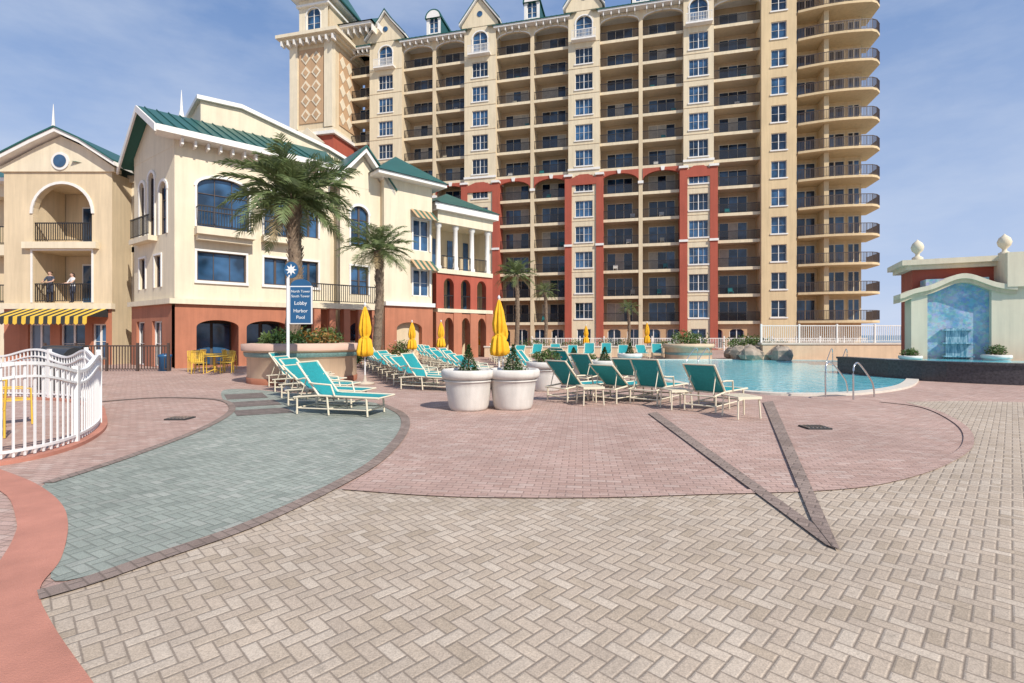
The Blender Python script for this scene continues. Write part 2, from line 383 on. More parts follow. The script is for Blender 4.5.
poly('dark_strip',[(763,403),(773,402),(840,553),(832,549),(812,523)],.024,'paver_brown')
for l in ([(224,395),(262,393),(268,398),(227,400)],[(228,403),(274,400),(282,405),(231,408)],[(233,411),(286,408),(294,413),(237,416.5)]): poly('dark_strip',l,.013,'strip_dark')  # flat dark strips laid over the paving, left of the lounge chairs
for px,py in ((180,419),(815,428)):
    x,y=G(px,py); b=B(); b.box(W,x-.2,x+.2,-y-.16,-y+.16,.0,.026,'drain')
    for i in range(6): b.box(W,x-.19+i*.067,x-.165+i*.067,-y-.14,-y+.14,.027,.034,'steel')
    b.done('floor_drain')
near=gp([(560,366),(600,371),(650,378),(690,386),(730,391),(780,395),(840,395),(885,391),(908,385),(912,376)])
far=gp([(900,367),(850,362),(790,360.5),(720,360),(650,360),(600,359.5),(565,361)])
pool=spline(near+far,6,True)
sheet('pool_water',pool,.03,'pool_water')
strip('pool_coping',pool,.35,.06,'coping',.06,True)
# ------------------------------------------------------------------ hotel tower
T=Fr(0,60.7,1,-.248)
def ts(px,b=0):
    u=(px-512)/F
    return (u*(T.oy+T.ny*b)-T.ox-T.nx*b)/(T.ux-u*T.uy)
FH=2.96; Z0=3.0; NF=12; EV=Z0+FH*NF+.15
h=B()
bays=[(372,404),(466,497),(569,600),(683,713)]
zones=[(350,372,1),(404,466,2),(497,569,2),(600,683,2),(713,760,1)]
h.p='walls'
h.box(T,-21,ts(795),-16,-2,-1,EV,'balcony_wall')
for (p0,p1) in bays:
    a0,a1=ts(p0),ts(p1); c=(a0+a1)/2; 
    h.p='walls'
    h.box(T,a0,a1,-2,.3,-1,EV+.3,'cream')
    ops=[]
    for k in range(NF):
        z=Z0+FH*k
        if k==NF-1: ops.append(dict(a=(c-.95,c+.95),z=(z+.3,z+3.1),arch=.95,m=(2,3),sur='white',trim='white',f=.05,t=.04,g='glass_b'))
        else: ops.append(dict(a=(c-1.0,c+1.0),z=(z+.5,z+2.35),m=(4,2),sill='white',t=.045,f=.04,fm='white',g=random.choice(['glass_a','glass_b','glass_b'])))
    ops.append(dict(a=(c-.8,c+.8),z=(.1,2.3),m=(2,1)))
    zt=EV+.6
    h.wall(T,a0,a1,-1,zt,.6,ops,'tower_light')
    for s_ in (a0,a1): h.face([T.P(s_,.3,-1),T.P(s_,.6,-1),T.P(s_,.6,zt),T.P(s_,.3,zt)],'cream')
    h.prism(T,[(a0-.3,zt),(a1+.3,zt),(a1+.3,zt+.3),(c+.8,zt+2.4),(c,zt+3.4),(c-.8,zt+2.4),(a0-.3,zt+.3)],-1,.65,'tower_light')
    h.p='trim'
    for (x,z,x2,z2) in ((a0-.6,zt+.2,c-.8,zt+2.5),(c-.8,zt+2.5,c,zt+3.6),(c,zt+3.6,c+.8,zt+2.5),(c+.8,zt+2.5,a1+.6,zt+.2)):
        h.prism(T,[(x,z),(x2,z2),(x2,z2+.25),(x,z+.25)],-1.2,.95,'white')
    h.prism(T,[(a0-.6,zt+.46),(c-.8,zt+2.76),(c,zt+3.86),(c+.8,zt+2.76),(a1+.6,zt+.46),(a1+.6,zt+.56),(c+.8,zt+2.9),(c,zt+4.05),(c-.8,zt+2.9),(a0-.6,zt+.56)],-6,1.0,'green_roof')
    h.prism(T,[(c+.35*math.cos(i*math.pi/8),zt+1.5+.35*math.sin(i*math.pi/8)) for i in range(16)],.65,.7,'glass_b')
    z=Z0+FH*(NF-1)
    h.box(T,c-1.4,c+1.4,.6,1.3,z+.05,z+.25,'white'); h.rail(T,c-1.4,c+1.4,1.25,z+.25,.95,.16,'white',.04)
    h.box(T,a0-.05,a1+.05,.6,.72,Z0+FH*6-.05,Z0+FH*6+.2,'white'); 
    for kk in range(1,12): h.box(T,a0-.02,a1+.02,.6,.64,Z0+FH*kk-.02,Z0+FH*kk+.06,'cream')
    if p0>440:
        zr=Z0+FH*5.75
        for s0,s1 in ((a0-.4,a0+.4),(a1-.4,a1+.4)):
            h.box(T,s0,s1,-1.2,.75,-1,zr,'red_stucco'); h.box(T,s0-.1,s1+.1,-1.2,.9,zr,zr+.25,'white')
            h.box(T,s0-.08,s1+.08,.7,.86,Z0+FH*3,Z0+FH*3+.25,'white')
        h.prism(T,[(a0+.4,zr-1.0),(a1-.4,zr-1.0),(a1-.4,zr-.2),(c+.5,zr+.2),(c-.5,zr+.2),(a0+.4,zr-.2)],.6,.74,'red_stucco')
for (p0,p1,nb) in zones:
    a0,a1=ts(p0),ts(p1); w=(a1-a0)/nb
    for q in range(nb):
        x0,x1=a0+q*w+(.0 if q==0 else .22),a0+(q+1)*w-(.22 if q<nb-1 else 0)
        for k in range(NF):
            z=Z0+FH*k
            h.p='balconies'
            h.box(T,x0,x1,-2,0,z-.14,z+.1,'slab')
            h.box(T,x0,x1,-.02,.06,z-.2,z+.13,'tower_light')
            h.rail(T,x0,x1,-.06,z+.1,1.05,.105,'rail_dark',.036)
            h.p='windows'
            dw=min(2.9,w*.76); off=(x0+x1)/2
            h.box(T,off-dw/2-.06,off+dw/2+.06,-2,-1.93,z+.12,z+2.42,'cream_light')
            for i in range(3):
                s0=off-dw/2+i*dw/3+.03; s1=s0+dw/3-.06
                h.box(T,s0,s1,-1.96,-1.915,z+.2,z+2.34,random.choice(['glass_a','glass_a','glass_b']) if R()<.82 else 'curtain')
            if R()<.5:
                fx=U(x0+.4,x1-.8); h.p='balconies'; cm=random.choice(['white','sling_teal','frame_cream']); h.box(T,fx,fx+.5,-1.2,-.7,z+.45,z+.5,cm); h.box(T,fx,fx+.5,-1.25,-1.2,z+.5,z+.95,cm)
                for (l1,l2) in ((fx,-1.2),(fx+.45,-1.2),(fx,-.75),(fx+.45,-.75)): h.box(T,l1,l1+.04,l2,l2+.04,z+.1,z+.45,cm)
        h.p='walls'
        zz=Z0+FH*NF
        h.archband(T,x0,x1,zz-1.0,.75,zz+.1,.08,.3,'tower_light')
        h.p='trim'
        for k in range(5):
            c=x0+(x1-x0)*(k+.5)/5; h.box(T,c-.06,c+.06,.1,.8,zz-.3,zz+.15,'white')
        N=8; cc=(x0+x1)/2; ww=(x1-x0)/2
        for k in range(N):
            t0,t1=math.pi*k/N,math.pi*(k+1)/N
            p=(cc-ww*math.cos(t0),zz-1.0+.75*math.sin(t0)); q2=(cc-ww*math.cos(t1),zz-1.0+.75*math.sin(t1))
            h.prism(T,[p,q2,(q2[0],q2[1]+.12),(p[0],p[1]+.12)],.08,.14,'white')
        if p0>=404 and p0<713:
            zr=Z0+FH*6; h.p='walls'
            h.archband(T,x0,x1,zr-1.55,1.0,zr-.22,.16,.35,'red_stucco','white')
    h.p='walls'
    if nb==2:
        c=(a0+a1)/2; h.box(T,c-.22,c+.22,-2,.09,-1,EV,'cream'); h.box(T,c-.3,c+.3,-.1,.22,Z0+FH*6-1.9,Z0+FH*6-1.6,'white')
    h.p='roof'
    h.box(T,a0-.2,a1+.2,-2,.9,EV,EV+.22,'white')
    h.prism(T,[(a0-.3,EV+.22),(a1+.3,EV+.22),(a1+.3,EV+.3),(a0-.3,EV+.3)],-2,1.0,'green_roof')
    h.face([T.P(a0-1,.95,EV+.3),T.P(a1+1,.95,EV+.3),T.P(a1+1,-6,EV+4.2),T.P(a0-1,-6,EV+4.2)],'green_roof')
    for i in range(int((a1-a0+2)/.6)):
        aa=a0-1+i*.6; h.hexa([T.P(aa,.95,EV+.3),T.P(aa+.06,.95,EV+.3),T.P(aa+.06,-6,EV+4.2),T.P(aa,-6,EV+4.2),T.P(aa,.95,EV+.37),T.P(aa+.06,.95,EV+.37),T.P(aa+.06,-6,EV+4.27),T.P(aa,-6,EV+4.27)],'green_roof')
    if nb==2:
        c=(a0+a1)/2; h.p='dormers'
        h.wall(T,c-.95,c+.95,EV+.5,EV+3.2,.3,[dict(a=(c-.6,c+.6),z=(EV+.9,EV+2.9),arch=.6,m=(2,3),g='glass_b')],'white')
        for s_ in (-.95,.95): h.face([T.P(c+s_,.3,EV+.5),T.P(c+s_,-5,EV+.5),T.P(c+s_,-5,EV+3.2),T.P(c+s_,.3,EV+3.2)],'green_roof')
        arc=[(c-1.1*math.cos(math.pi*i/10),EV+2.7+1.1*math.sin(math.pi*i/10)) for i in range(11)]
        h.prism(T,arc,-5,.5,'green_roof')
        arc2=[(c-.9*math.cos(math.pi*i/10),EV+2.72+.9*math.sin(math.pi*i/10)) for i in range(11)]
        h.prism(T,arc2,.5,.53,'white')
h.p='roof'
h.box(T,-21,ts(795),-16,-6,EV,EV+4.1,'cream')
a0,a1=ts(760),ts(795); h.p='walls'; NF2=16; EV2=Z0+FH*NF2
h.box(T,a0,a1,-16,.3,-1,EV2,'yellow_stucco'); c=(a0+a1)/2
h.wall(T,a0,a1,-1,EV2,.6,[dict(a=(c-.75,c+.75),z=(Z0+FH*k+.5,Z0+FH*k+2.3),m=(2,2),sill='white',f=.05,t=.04,g=random.choice(['glass_a','glass_b'])) for k in range(NF2)],'yellow_stucco')
for s_ in (a0,a1): h.face([T.P(s_,.3,-1),T.P(s_,.6,-1),T.P(s_,.6,EV2),T.P(s_,.3,EV2)],'yellow_stucco')
a0,a1=ts(795),ts(868); 
h.box(T,a0,a1,-16,-1.6,-1,EV2,'yellow_stucco')
h.box(T,a0-.5,a1+.5,-16.5,1.4,EV2,EV2+.4,'white')
ce=ts(881)
for k in range(NF2):
    z=Z0+FH*k; h.p='balconies'
    N=14; front=[(a0+.1+(ce-a0-.1)*i/N, .45+.75*math.sin(math.pi*(.12+.80*i/N))-(.9*max(0,(i/N-.85)/.15)**2)) for i in range(N+1)]
    h.plan(T,[(a0+.1,-1.6)]+front+[(ce,-3.5),(a1,-3.5)],z-.14,z+.1,'yellow_stucco','slab')
    fr2=front+[(ce,-3.4)]
    for i in range(len(fr2)-1):
        (x,b_),(x2,b2)=fr2[i],fr2[i+1]
        p=T.P(x,b_-.05,0); q=T.P(x2,b2-.05,0); L=math.hypot(q[0]-p[0],q[1]-p[1]); ff=Fr(p[0],p[1],q[0]-p[0],q[1]-p[1])
        h.rail(ff,0,L,0,z+.1,1.05,.12,'rail_brown',.036)
    h.p='windows'
    for (d0,d1) in ((a0+.5,a0+2.4),(a0+3.3,a0+5.2),(a0+5.5,a1-.2)):
        h.box(T,d0,d1,-1.6,-1.53,z+.12,z+2.45,'cream_light'); n=2
        for i in range(n):
            w=(d1-d0)/n; h.box(T,d0+i*w+.07,d0+(i+1)*w-.07,-1.56,-1.515,z+.22,z+2.35,random.choice(['glass_a','glass_a','glass_b']))
    h.p='walls'
    h.box(T,a0+2.6,a0+3.05,-1.6,.5,z+.1,z+FH-.15,'yellow_stucco')
h.p='campanile'
tb=4.0; l0=ts(291,tb); l1=ts(333,tb); 
h.box(T,l0,l1,-3,tb,-1,38.5,'cream')
for (x0,x1) in ((l0-.02,l0+1.1),(l1-1.1,l1+.02)): h.box(T,x0,x1,tb-.5,tb+.25,27.5,38.5,'cream_light')
h.box(T,l0+1.3,l1-1.3,tb,tb+.1,28.2,37.5,'tan_stucco')
pc=(l0+l1)/2; 
for r_ in range(5):
    for c_ in range(2):
        cx=pc-.75+1.5*c_; cz=29.2+1.78*r_; 
        h.prism(T,[(cx,cz-.8),(cx+.68,cz),(cx,cz+.8),(cx-.68,cz)],tb+.1,tb+.17,'cream_light')
        h.prism(T,[(cx,cz-.45),(cx+.38,cz),(cx,cz+.45),(cx-.38,cz)],tb+.17,tb+.22,'tan_stucco')
h.box(T,l1,l1+.1,-2.2,tb-1.3,28.2,37.5,'tan_stucco')
S=Fr(*T.P(l1,tb,0)[:2],-T.nx,-T.ny)
for r_ in range(5):
    for c_ in range(2):
        cx=1.9+1.5*c_; cz=29.2+1.78*r_
        h.prism(S,[(cx,cz-.8),(cx+.65,cz),(cx,cz+.8),(cx-.65,cz)],.1,.17,'cream_light')
for (e,z,t_) in ((.35,38.1,.3),(.8,38.4,.3),(1.3,38.7,.4),(.5,39.1,.4)): h.box(T,l0-e,l1+e,-3-e,tb+e,z,z+t_,'cream_light')
for k in range(9):
    x=l0-.6+(l1-l0+1.2)*k/8; h.box(T,x-.1,x+.1,tb+.4,tb+1.1,37.8,38.38,'white')
u0,u1=l0+1.1,l1-.9
h.box(T,u0,u1,-2,tb-.6,39.4,44,'cream'); 
h.wall(T,u0-.05,u1+.05,39.46,44,tb-.2,[dict(a=(pc-.9,pc+1.1),z=(40.0,42.8),arch=1.0,m=(2,3),g='glass_b',trim='white',sur='white')],'cream_light')
h.box(T,u0-.3,u1+.3,-2.3,tb+.1,39.5,39.8,'white')
for z,e in ((43.0,.3),(43.9,.8)): h.box(T,u0-e,u1+e,-2-e,tb-.2+e,z,z+.25,'white')
h.box(T,u0-1.1,u1+1.1,-3,tb+1,44.15,44.35,'green_roof')
ap=T.P((u0+u1)/2,1,50)
cs=[T.P(u0-1.1,tb+1,44.35),T.P(u1+1.1,tb+1,44.35),T.P(u1+1.1,-3,44.35),T.P(u0-1.1,-3,44.35)]
for i in range(4): h.face([cs[i],cs[(i+1)%4],ap],'green_roof')
h.box(T,l0-.25,l1+.25,-3,tb+.3,-1,26.4,'red_stucco'); h.box(T,l0-.6,l1+.6,-3,tb+.7,26.4,26.8,'white')
h.box(T,l0-.1,l1+.1,-3,tb+.15,26.8,27.4,'cream_light')
h.prism(T,[(pc-2.4,25.2),(pc+2.4,25.2),(pc,27.3)],tb+.7,tb+.95,'cream_light')
h.wall(T,pc-2.2,pc+2.2,19.5,25,tb+.55,[dict(a=(pc-1.2,pc+1.2),z=(20.5,24),arch=1.2,m=(2,3),trim='white')],'cream_light')
h.p='roof'
h.box(T,-22.4,ts(378),-8,1.9,EV+2.4,EV+2.75,'white'); h.box(T,-21.5,ts(372),-8,.4,EV,EV+2.4,'cream')
for i in range(7): x=-22.2+i*.85; h.box(T,x,x+.15,.4,1.7,EV+1.6,EV+2.38,'white')
cs=[T.P(-22.6,2.1,EV+2.75),T.P(ts(380),2.1,EV+2.75),T.P(ts(380),-8,EV+2.75),T.P(-22.6,-8,EV+2.75)]; ap=T.P(-19,-3,EV+6.2)
for i in range(4): h.face([cs[i],cs[(i+1)%4],ap],'green_roof')
h.p='podium'
h.box(T,-20,ts(760),-2,-.6,-1,Z0-.2,'cream'); 
pod=[]
for i in range(14):
    a=-4+i*2.2
    pod.append(dict(a=(a,a+1.5),z=(.1,2.3),arch=.4,m=(2,1),g='glass_a'))
h.wall(T,-6,ts(760),-1,Z0-.15,-.3,pod,'tan_stucco')
h.done('hotel_tower')
# ------------------------------------------------------------------ left resort wing
r=B()
L=Fr(-34,27,1,0)
def la(px): return (px-512)/F*27+34
x0,x1=la(33),la(92); e0,e1=la(4),la(112)
r.p='walls'
r.box(L,0,e1,-12,-2.0,-.1,10.6,'cream')
r.wall(L,e0,e1,3.3,10.4,0,[dict(a=(x0,x1),z=(3.35,6.15),win=False,d=1.95,sur='white'),dict(a=(x0,x1),z=(6.65,9.75),arch=1.0,win=False,d=1.95,trim='white')],'cream')
r.wall(L,e0,e1,-.05,3.0,0,[dict(a=(la(28),la(50)),z=(.05,2.2),m=(2,1)),dict(a=(la(60),la(85)),z=(.05,2.2),m=(2,2)),dict(a=(la(92),la(106)),z=(.3,2.2),m=(2,2))],'terracotta')
r.box(L,e0-.1,e1+.1,-.1,.18,3.0,3.3,'cream_light')
for z in (6.25,): r.box(L,x0-.4,x1+.4,0,.25,z,z+.35,'cream_light')
for s_ in (e0,e1): r.face([L.P(s_,0,-.1),L.P(s_,-2,-.1),L.P(s_,-2,10.4),L.P(s_,0,10.4)],'cream')
c=(x0+x1)/2
r.prism(L,[(e0-.2,10.4),(e1+.2,10.4),(e1+.2,10.6),(c+1.3,11.7),(c,12.3),(c-1.3,11.7),(e0-.2,10.6)],-.4,.1,'cream_light')
for (x,z,x2,z2) in ((e0-.5,10.6,c-1.3,11.8),(c-1.3,11.8,c,12.4),(c,12.4,c+1.3,11.8),(c+1.3,11.8,e1+.5,10.6)):
    r.prism(L,[(x,z),(x2,z2),(x2,z2+.22),(x,z+.22)],-1,.5,'white'); 
    r.prism(L,[(x,z+.22),(x2,z2+.22),(x2,z2+.3),(x,z+.3)],-9,.56,'green_roof')
circ=lambda rr:[(c+rr*math.cos(i*math.pi/10),10.95+rr*math.sin(i*math.pi/10)) for i in range(20)]
r.p='windows'; r.prism(L,circ(.48),.1,.16,'white'); r.prism(L,circ(.34),.16,.19,'glass_b')
for (f,z) in ((0,3.3),(1,6.6)):
    r.p='windows'; r.box(L,x0+1.0,x1-.5,-2,-1.93,z+.1,z+2.4,'white')
    for i in range(2):
        w=(x1-x0-1.5)/2; r.box(L,x0+1.0+i*w+.08,x0+1.0+(i+1)*w-.08,-1.95,-1.9,z+.18,z+2.3,'glass_b')
    r.p='railings'; r.rail(L,x0,x1,-.12,z+.05,1.05,.12,'rail_dark',.03)
r.p='walls'
r.wall(L,-6,e0,-.05,10.2,-1.2,[dict(a=(2.2,5.6),z=(3.4,6.1),win=False,d=.7),dict(a=(2.2,5.6),z=(6.7,9.4),win=False,d=.7)],'cream_light')
for z in (3.4,6.7): r.p='railings'; r.rail(L,2.2,5.6,-1.25,z,1.05,.12)
r.p='roof'
r.face([L.P(-6,-.6,10.3),L.P(e0+1,-.6,10.3),L.P(e0+1,-5,12.6),L.P(-6,-5,12.6)],'green_roof'); r.box(L,-6,e0-.3,-1.2,-.6,10.1,10.3,'white')
r.face([L.P(e1-2,.3,10.9),L.P(e1+2.3,-1.5,10.6),L.P(e1+2.3,-7,13.0),L.P(e1-3,-6,13.0)],'green_roof')
r.p='walls'
for z in (3.3,6.6):
    r.box(L,e1,e1+2.2,-3.5,-1.4,z-.3,z,'cream_light'); r.p='railings'; r.rail(L,e1+.3,e1+1.9,-1.45,z,1.05,.12); r.p='walls'
r.box(L,e1,e1+.3,-1.9,-1.4,-.1,10.5,'cream_light'); r.box(L,e1+.3,e1+3,-4.2,-3.5,-.1,10.6,'tan_stucco')
r.box(L,e1-.1,e1+2.2,-4,-1.2,10.2,10.6,'cream_light')
for z in (3.3,6.6,0): r.box(L,e1+.7,e1+1.7,-3.5,-3.45,z+.1,z+2.3,'glass_a')
r.p='awning'
n=22; w0,w1=la(18),la(109)
for i in range(n):
    s0=w0+(w1-w0)*i/n; s1=w0+(w1-w0)*(i+1)/n; mm='awn_yellow' if i%2 else 'awn_black'
    r.face([L.P(s0,.05,3.05),L.P(s1,.05,3.05),L.P(s1,1.4,2.55),L.P(s0,1.4,2.55)],mm); r.face([L.P(s0,1.4,2.55),L.P(s1,1.4,2.55),L.P(s1,1.42,2.2),L.P((s0+s1)/2,1.42,2.12),L.P(s0,1.42,2.2)],mm)
for s_ in (w0,w1): r.face([L.P(s_,.05,3.05),L.P(s_,1.4,2.55),L.P(s_,.05,2.55)],'awn_black')
r.done('resort_wing')
# B) corner building
k=B()
C0=(-16.2,24.0); K=Fr(C0[0],C0[1],.746,.666)
Cl=(-20.4,27.0); A=Fr(Cl[0],Cl[1],C0[0]-Cl[0],C0[1]-Cl[1]); LA=math.hypot(C0[0]-Cl[0],C0[1]-Cl[1])
def ka(px,b=0):
    u=(px-512)/F; return (u*(K.oy+K.ny*b)-K.ox-K.nx*b)/(K.ux-u*K.uy)
ZB=3.35; ZE=11.3; E=ka(330)
k.p='walls'
def bigwin(a0,a1,z0,z1,arch=None,m=(2,2),**q):
    d=dict(a=(a0,a1),z=(z0,z1),m=m,t=.06,f=.06,g='glass_b',sur='white',**q)
    if arch: d['arch']=arch; d['trim']='white'
    return d
k.wall(K,0,E,ZB,ZE,0,[bigwin(ka(197),ka(249),6.95,9.5,.55,(3,3)),bigwin(ka(197),ka(246),4.3,5.75,None,(3,1),sill='white'),
   bigwin(ka(264),ka(288),6.95,9.3,.5,(2,3)),bigwin(ka(264),ka(287),4.3,5.75,None,(2,1),sill='white'),
   bigwin(ka(300),ka(318),7.1,9.2,.4,(2,2)),bigwin(ka(300),ka(318),4.3,5.75,None,(2,1),sill='white')],'cream_light',.18,'rail_brown')
k.wall(K,.0,E,-.05,ZB-.25,.12,[dict(a=(ka(196),ka(238)),z=(.02,2.35),arch=.35,win=False,d=1.6),dict(a=(ka(246),ka(288)),z=(.02,2.35),arch=.35,win=False,d=1.6),dict(a=(ka(297),ka(324)),z=(.02,2.35),arch=.35,win=False,d=1.6)],'terracotta')
k.box(K,-.1,E,-.1,.3,ZB-.25,ZB,'cream_light')
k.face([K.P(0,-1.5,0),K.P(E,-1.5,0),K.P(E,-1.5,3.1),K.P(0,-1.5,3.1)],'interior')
k.p='windows'
for (p0,p1) in ((200,216),(219,236),(250,266),(270,286)):
    k.box(K,ka(p0),ka(p1),-1.48,-1.42,.1,2.2,'glass_b')
k.p='balconies'
k.box(K,ka(194),ka(252),0.0,.75,6.5,6.85,'cream_light'); k.box(K,ka(196),ka(250),0,.5,6.25,6.5,'cream_light')
k.rail(K,ka(196),ka(250),.68,6.85,1.05,.12,'rail_dark',.03)
k.box(K,ka(261),ka(293),0.0,.5,6.55,6.85,'cream_light'); k.rail(K,ka(262),ka(292),.45,6.85,1.05,.12,'rail_dark',.03)
for pf in (ka(196),ka(250)):
    k.box(K,pf-.015,pf+.015,.0,.68,7.85,7.9,'rail_dark')
k.p='walls'
mA=LA*.45
k.wall(A,0,LA,ZB,ZE-.6,0,[bigwin(.8,1.5,6.6,9.6,.35,(1,3)),bigwin(2.0,2.8,6.6,9.9,.4,(1,3)),bigwin(3.4,4.3,6.6,9.2,.45,(1,3)),bigwin(.8,1.6,4.0,5.6,None,(1,2)),bigwin(2.8,3.6,4.0,5.6,None,(1,2))],'cream_light',.18,'rail_brown')
k.wall(A,0,LA,-.05,ZB-.25,.12,[dict(a=(.7,1.8),z=(.02,2.3),m=(1,2),g='glass_a'),dict(a=(2.8,4.0),z=(.02,2.3),m=(2,2),g='glass_a')],'terracotta')
k.box(A,-.05,LA+.25,-.1,.3,ZB-.25,ZB,'cream_light')
k.prism(A,[(0,ZE-.6),(LA,ZE-.6),(LA,ZE),(mA,13),(0,ZE-.6+.4)],-.3,.01,'cream_light')
k.p='railings'; k.rail(A,.6,3.0,.35,6.6,1.05,.12); k.box(A,.5,3.1,0,.4,6.35,6.6,'cream_light')
k.p='roof'
pk=A.P(mA,.6,13.15); rd=Vector((K.ux,K.uy,0))
rs=lambda v,s_:tuple(Vector(v)+rd*s_)
ev0=K.P(-.8,.75,ZE); ev1=K.P(E+.2,.75,ZE)
pk2=rs(pk,E+2)
k.face([ev0,ev1,pk2,pk],'green_roof')
lf=A.P(-.7,.5,10.6); lf2=rs(lf,E+2)
k.face([pk,pk2,lf2,lf],'green_roof')
for i in range(int(E/.5)):
    p=Vector(ev0)+rd*(i*.5+.3); q=Vector(pk)+rd*(i*.5+.3)
    k.tube([p+Vector((0,0,.03)),q+Vector((0,0,.03))],.035,'green_roof',4)
def fascia(p,q,h_=.3,mat='white',th=.08):
    p=Vector(p);q=Vector(q); dx=(q-p); n=Vector((dx.y,-dx.x,0)).normalized()*th
    k.hexa([p-Vector((0,0,h_))+n,q-Vector((0,0,h_))+n,q-Vector((0,0,h_)),p-Vector((0,0,h_)),p-Vector((0,0,.01))+n,q-Vector((0,0,.01))+n,q-Vector((0,0,.01)),p-Vector((0,0,.01))],mat)
fascia(ev0,ev1); fascia(lf,pk,.35); fascia(pk,ev0,.35)
k.face([K.P(-.8,.74,ZE-.3),K.P(E,.74,ZE-.3),K.P(E,0,ZE-.3),K.P(-.8,0,ZE-.3)],'white')
for i in range(14):
    a=.2+i*E/14; k.box(K,a,a+.1,0,.55,ZE-.62,ZE-.31,'white')
k.p='walls'
k.prism(K,[(1.6,8),(9.8,8),(9.8,12.9),(8.6,13.4),(3.6,14.5),(1.6,14.4)],-9,-3.0,'cream_light'); 
k.prism(K,[(1.4,14.4),(3.6,14.52),(8.6,13.42),(10,12.92),(10,13.12),(8.6,13.62),(3.6,14.75),(1.4,14.62)],-9,-2.8,'white')
k.box(K,.3,E,-9,-1.7,-.1,10.5,'cream')
for (x,y,z) in ((-26.6,29,12.4),(-19.7,29.8,13.6)):
    k.lathe(x,y,[(.32,z),(.32,z+.3),(.14,z+.4),(.2,z+.8),(.08,z+1.4),(.01,z+2.6)],'white',12)
k.p='walls'
a0,a1=E,ka(345); k.box(K,a0,a1,-6,-.6,-.1,10.6,'cream_light')
ta0,ta1=ka(312,1.6),ka(378,1.6)
k.p='terrace'; k.box(K,ta0,ta1,.31,1.7,3.05,3.35,'cream_light'); k.rail(K,ta0,ta1,1.62,3.35,1.05,.12,'rail_dark',.03)
for i in range(5):
    a=ta0+.1+(ta1-ta0-.5)*i/4; k.box(K,a,a+.35,1.25,1.65,-.1,3.05,'terracotta')
k.p='walls'
a0,a1=ka(340,.3),ka(384,.3); c=(a0+a1)/2; bb=.3
k.box(K,a0,a1,-7,bb-.3,-.1,10.4,'cream_light')
k.wall(K,a0,a1,3.3,10.4,bb,[bigwin(c-.75,c+.35,6.9,9.3,.5,(2,3)),bigwin(c-.75,c+.35,4.0,5.7,None,(2,2))],'cream_light',.18,'rail_brown')
k.wall(K,a0,a1,-.1,3.3,bb,[dict(a=(c-.8,c+.8),z=(.05,2.4),arch=.4,m=(2,2),g='glass_a')],'terracotta')
k.prism(K,[(a0,10.4),(a1,10.4),(a1,10.6),(c,12.4),(a0,10.6)],-.2,bb+.01,'cream_light')
k.prism(K,[(a0-.5,10.2),(c,12.45),(a1+.5,10.2),(a1+.5,10.5),(c,12.75),(a0-.5,10.5)],-4,bb+.5,'white'); k.prism(K,[(a0-.6,10.5),(c,12.76),(a1+.6,10.5),(a1+.6,10.6),(c,12.88),(a0-.6,10.6)],-6,bb+.6,'green_roof')
a0,a1=ka(384,.8),ka(432,.8); bb=.8
k.box(K,a0,a1,-8,bb-.3,-.1,11.2,'cream'); c=(a0+a1)/2
k.wall(K,a0,a1,3.6,11.2,bb,[bigwin(c+.3,c+1.5,7.0,9.0,None,(2,2)),bigwin(c+.3,c+1.5,4.1,5.8,None,(2,2))],'cream_light')
for s_ in (a0,a1): k.face([K.P(s_,bb,-.1),K.P(s_,bb-.3,-.1),K.P(s_,bb-.3,11.2),K.P(s_,bb,11.2)],'cream_light')
k.wall(K,a0,a1,-.1,3.4,bb+.1,[dict(a=(c-.9,c+.9),z=(.05,2.4),arch=.4,win=False,d=.6)],'terracotta'); k.box(K,a0,a1+.1,bb,bb+.25,3.4,3.65,'white')
for z in (9.1,5.9):
    for i in range(8):
        s0=c+.1+i*.2; k.face([K.P(s0,bb+.05,z+.5),K.P(s0+.2,bb+.05,z+.5),K.P(s0+.2,bb+.9,z-.2),K.P(s0,bb+.9,z-.2)],'awn_green' if i%2 else 'tan_stucco')
k.p='roof'
def hip(fr,a0,a1,b0,b1,z,h_,e=.7):
    k.box(fr,a0-e,a1+e,b0-e,b1+e,z,z+.22,'white'); z+=.22
    w=min(a1-a0,b1-b0)/2+e
    cs=[fr.P(a0-e-.1,b1+e+.1,z),fr.P(a1+e+.1,b1+e+.1,z),fr.P(a1+e+.1,b0-e-.1,z),fr.P(a0-e-.1,b0-e-.1,z)]
    if a1-a0>b1-b0: p=fr.P(a0-e+w,(b0+b1)/2,z+h_);q=fr.P(a1+e-w,(b0+b1)/2,z+h_); k.face([cs[0],cs[1],q,p],'green_roof');k.face([cs[1],cs[2],q],'green_roof');k.face([cs[2],cs[3],p,q],'green_roof');k.face([cs[3],cs[0],p],'green_roof')
    else: p=fr.P((a0+a1)/2,b1+e-w,z+h_);q=fr.P((a0+a1)/2,b0-e+w,z+h_); k.face([cs[0],cs[1],p],'green_roof');k.face([cs[1],cs[2],q,p],'green_roof');k.face([cs[2],cs[3],q],'green_roof');k.face([cs[3],cs[0],p,q],'green_roof')
hip(K,a0,a1,-8,bb,11.2,1.9)
k.p='walls'
a0,a1=ka(437,.2),ka(492,.2); bb=.2
k.box(K,a0,a1,-8,bb-2.0,-.1,10.0,'cream')
k.box(K,a0,a1,-8,bb+.1,9.2,10.0,'cream_light'); k.box(K,a0-.3,a1+.3,-8,bb+.4,10.0,10.25,'white')
n=4
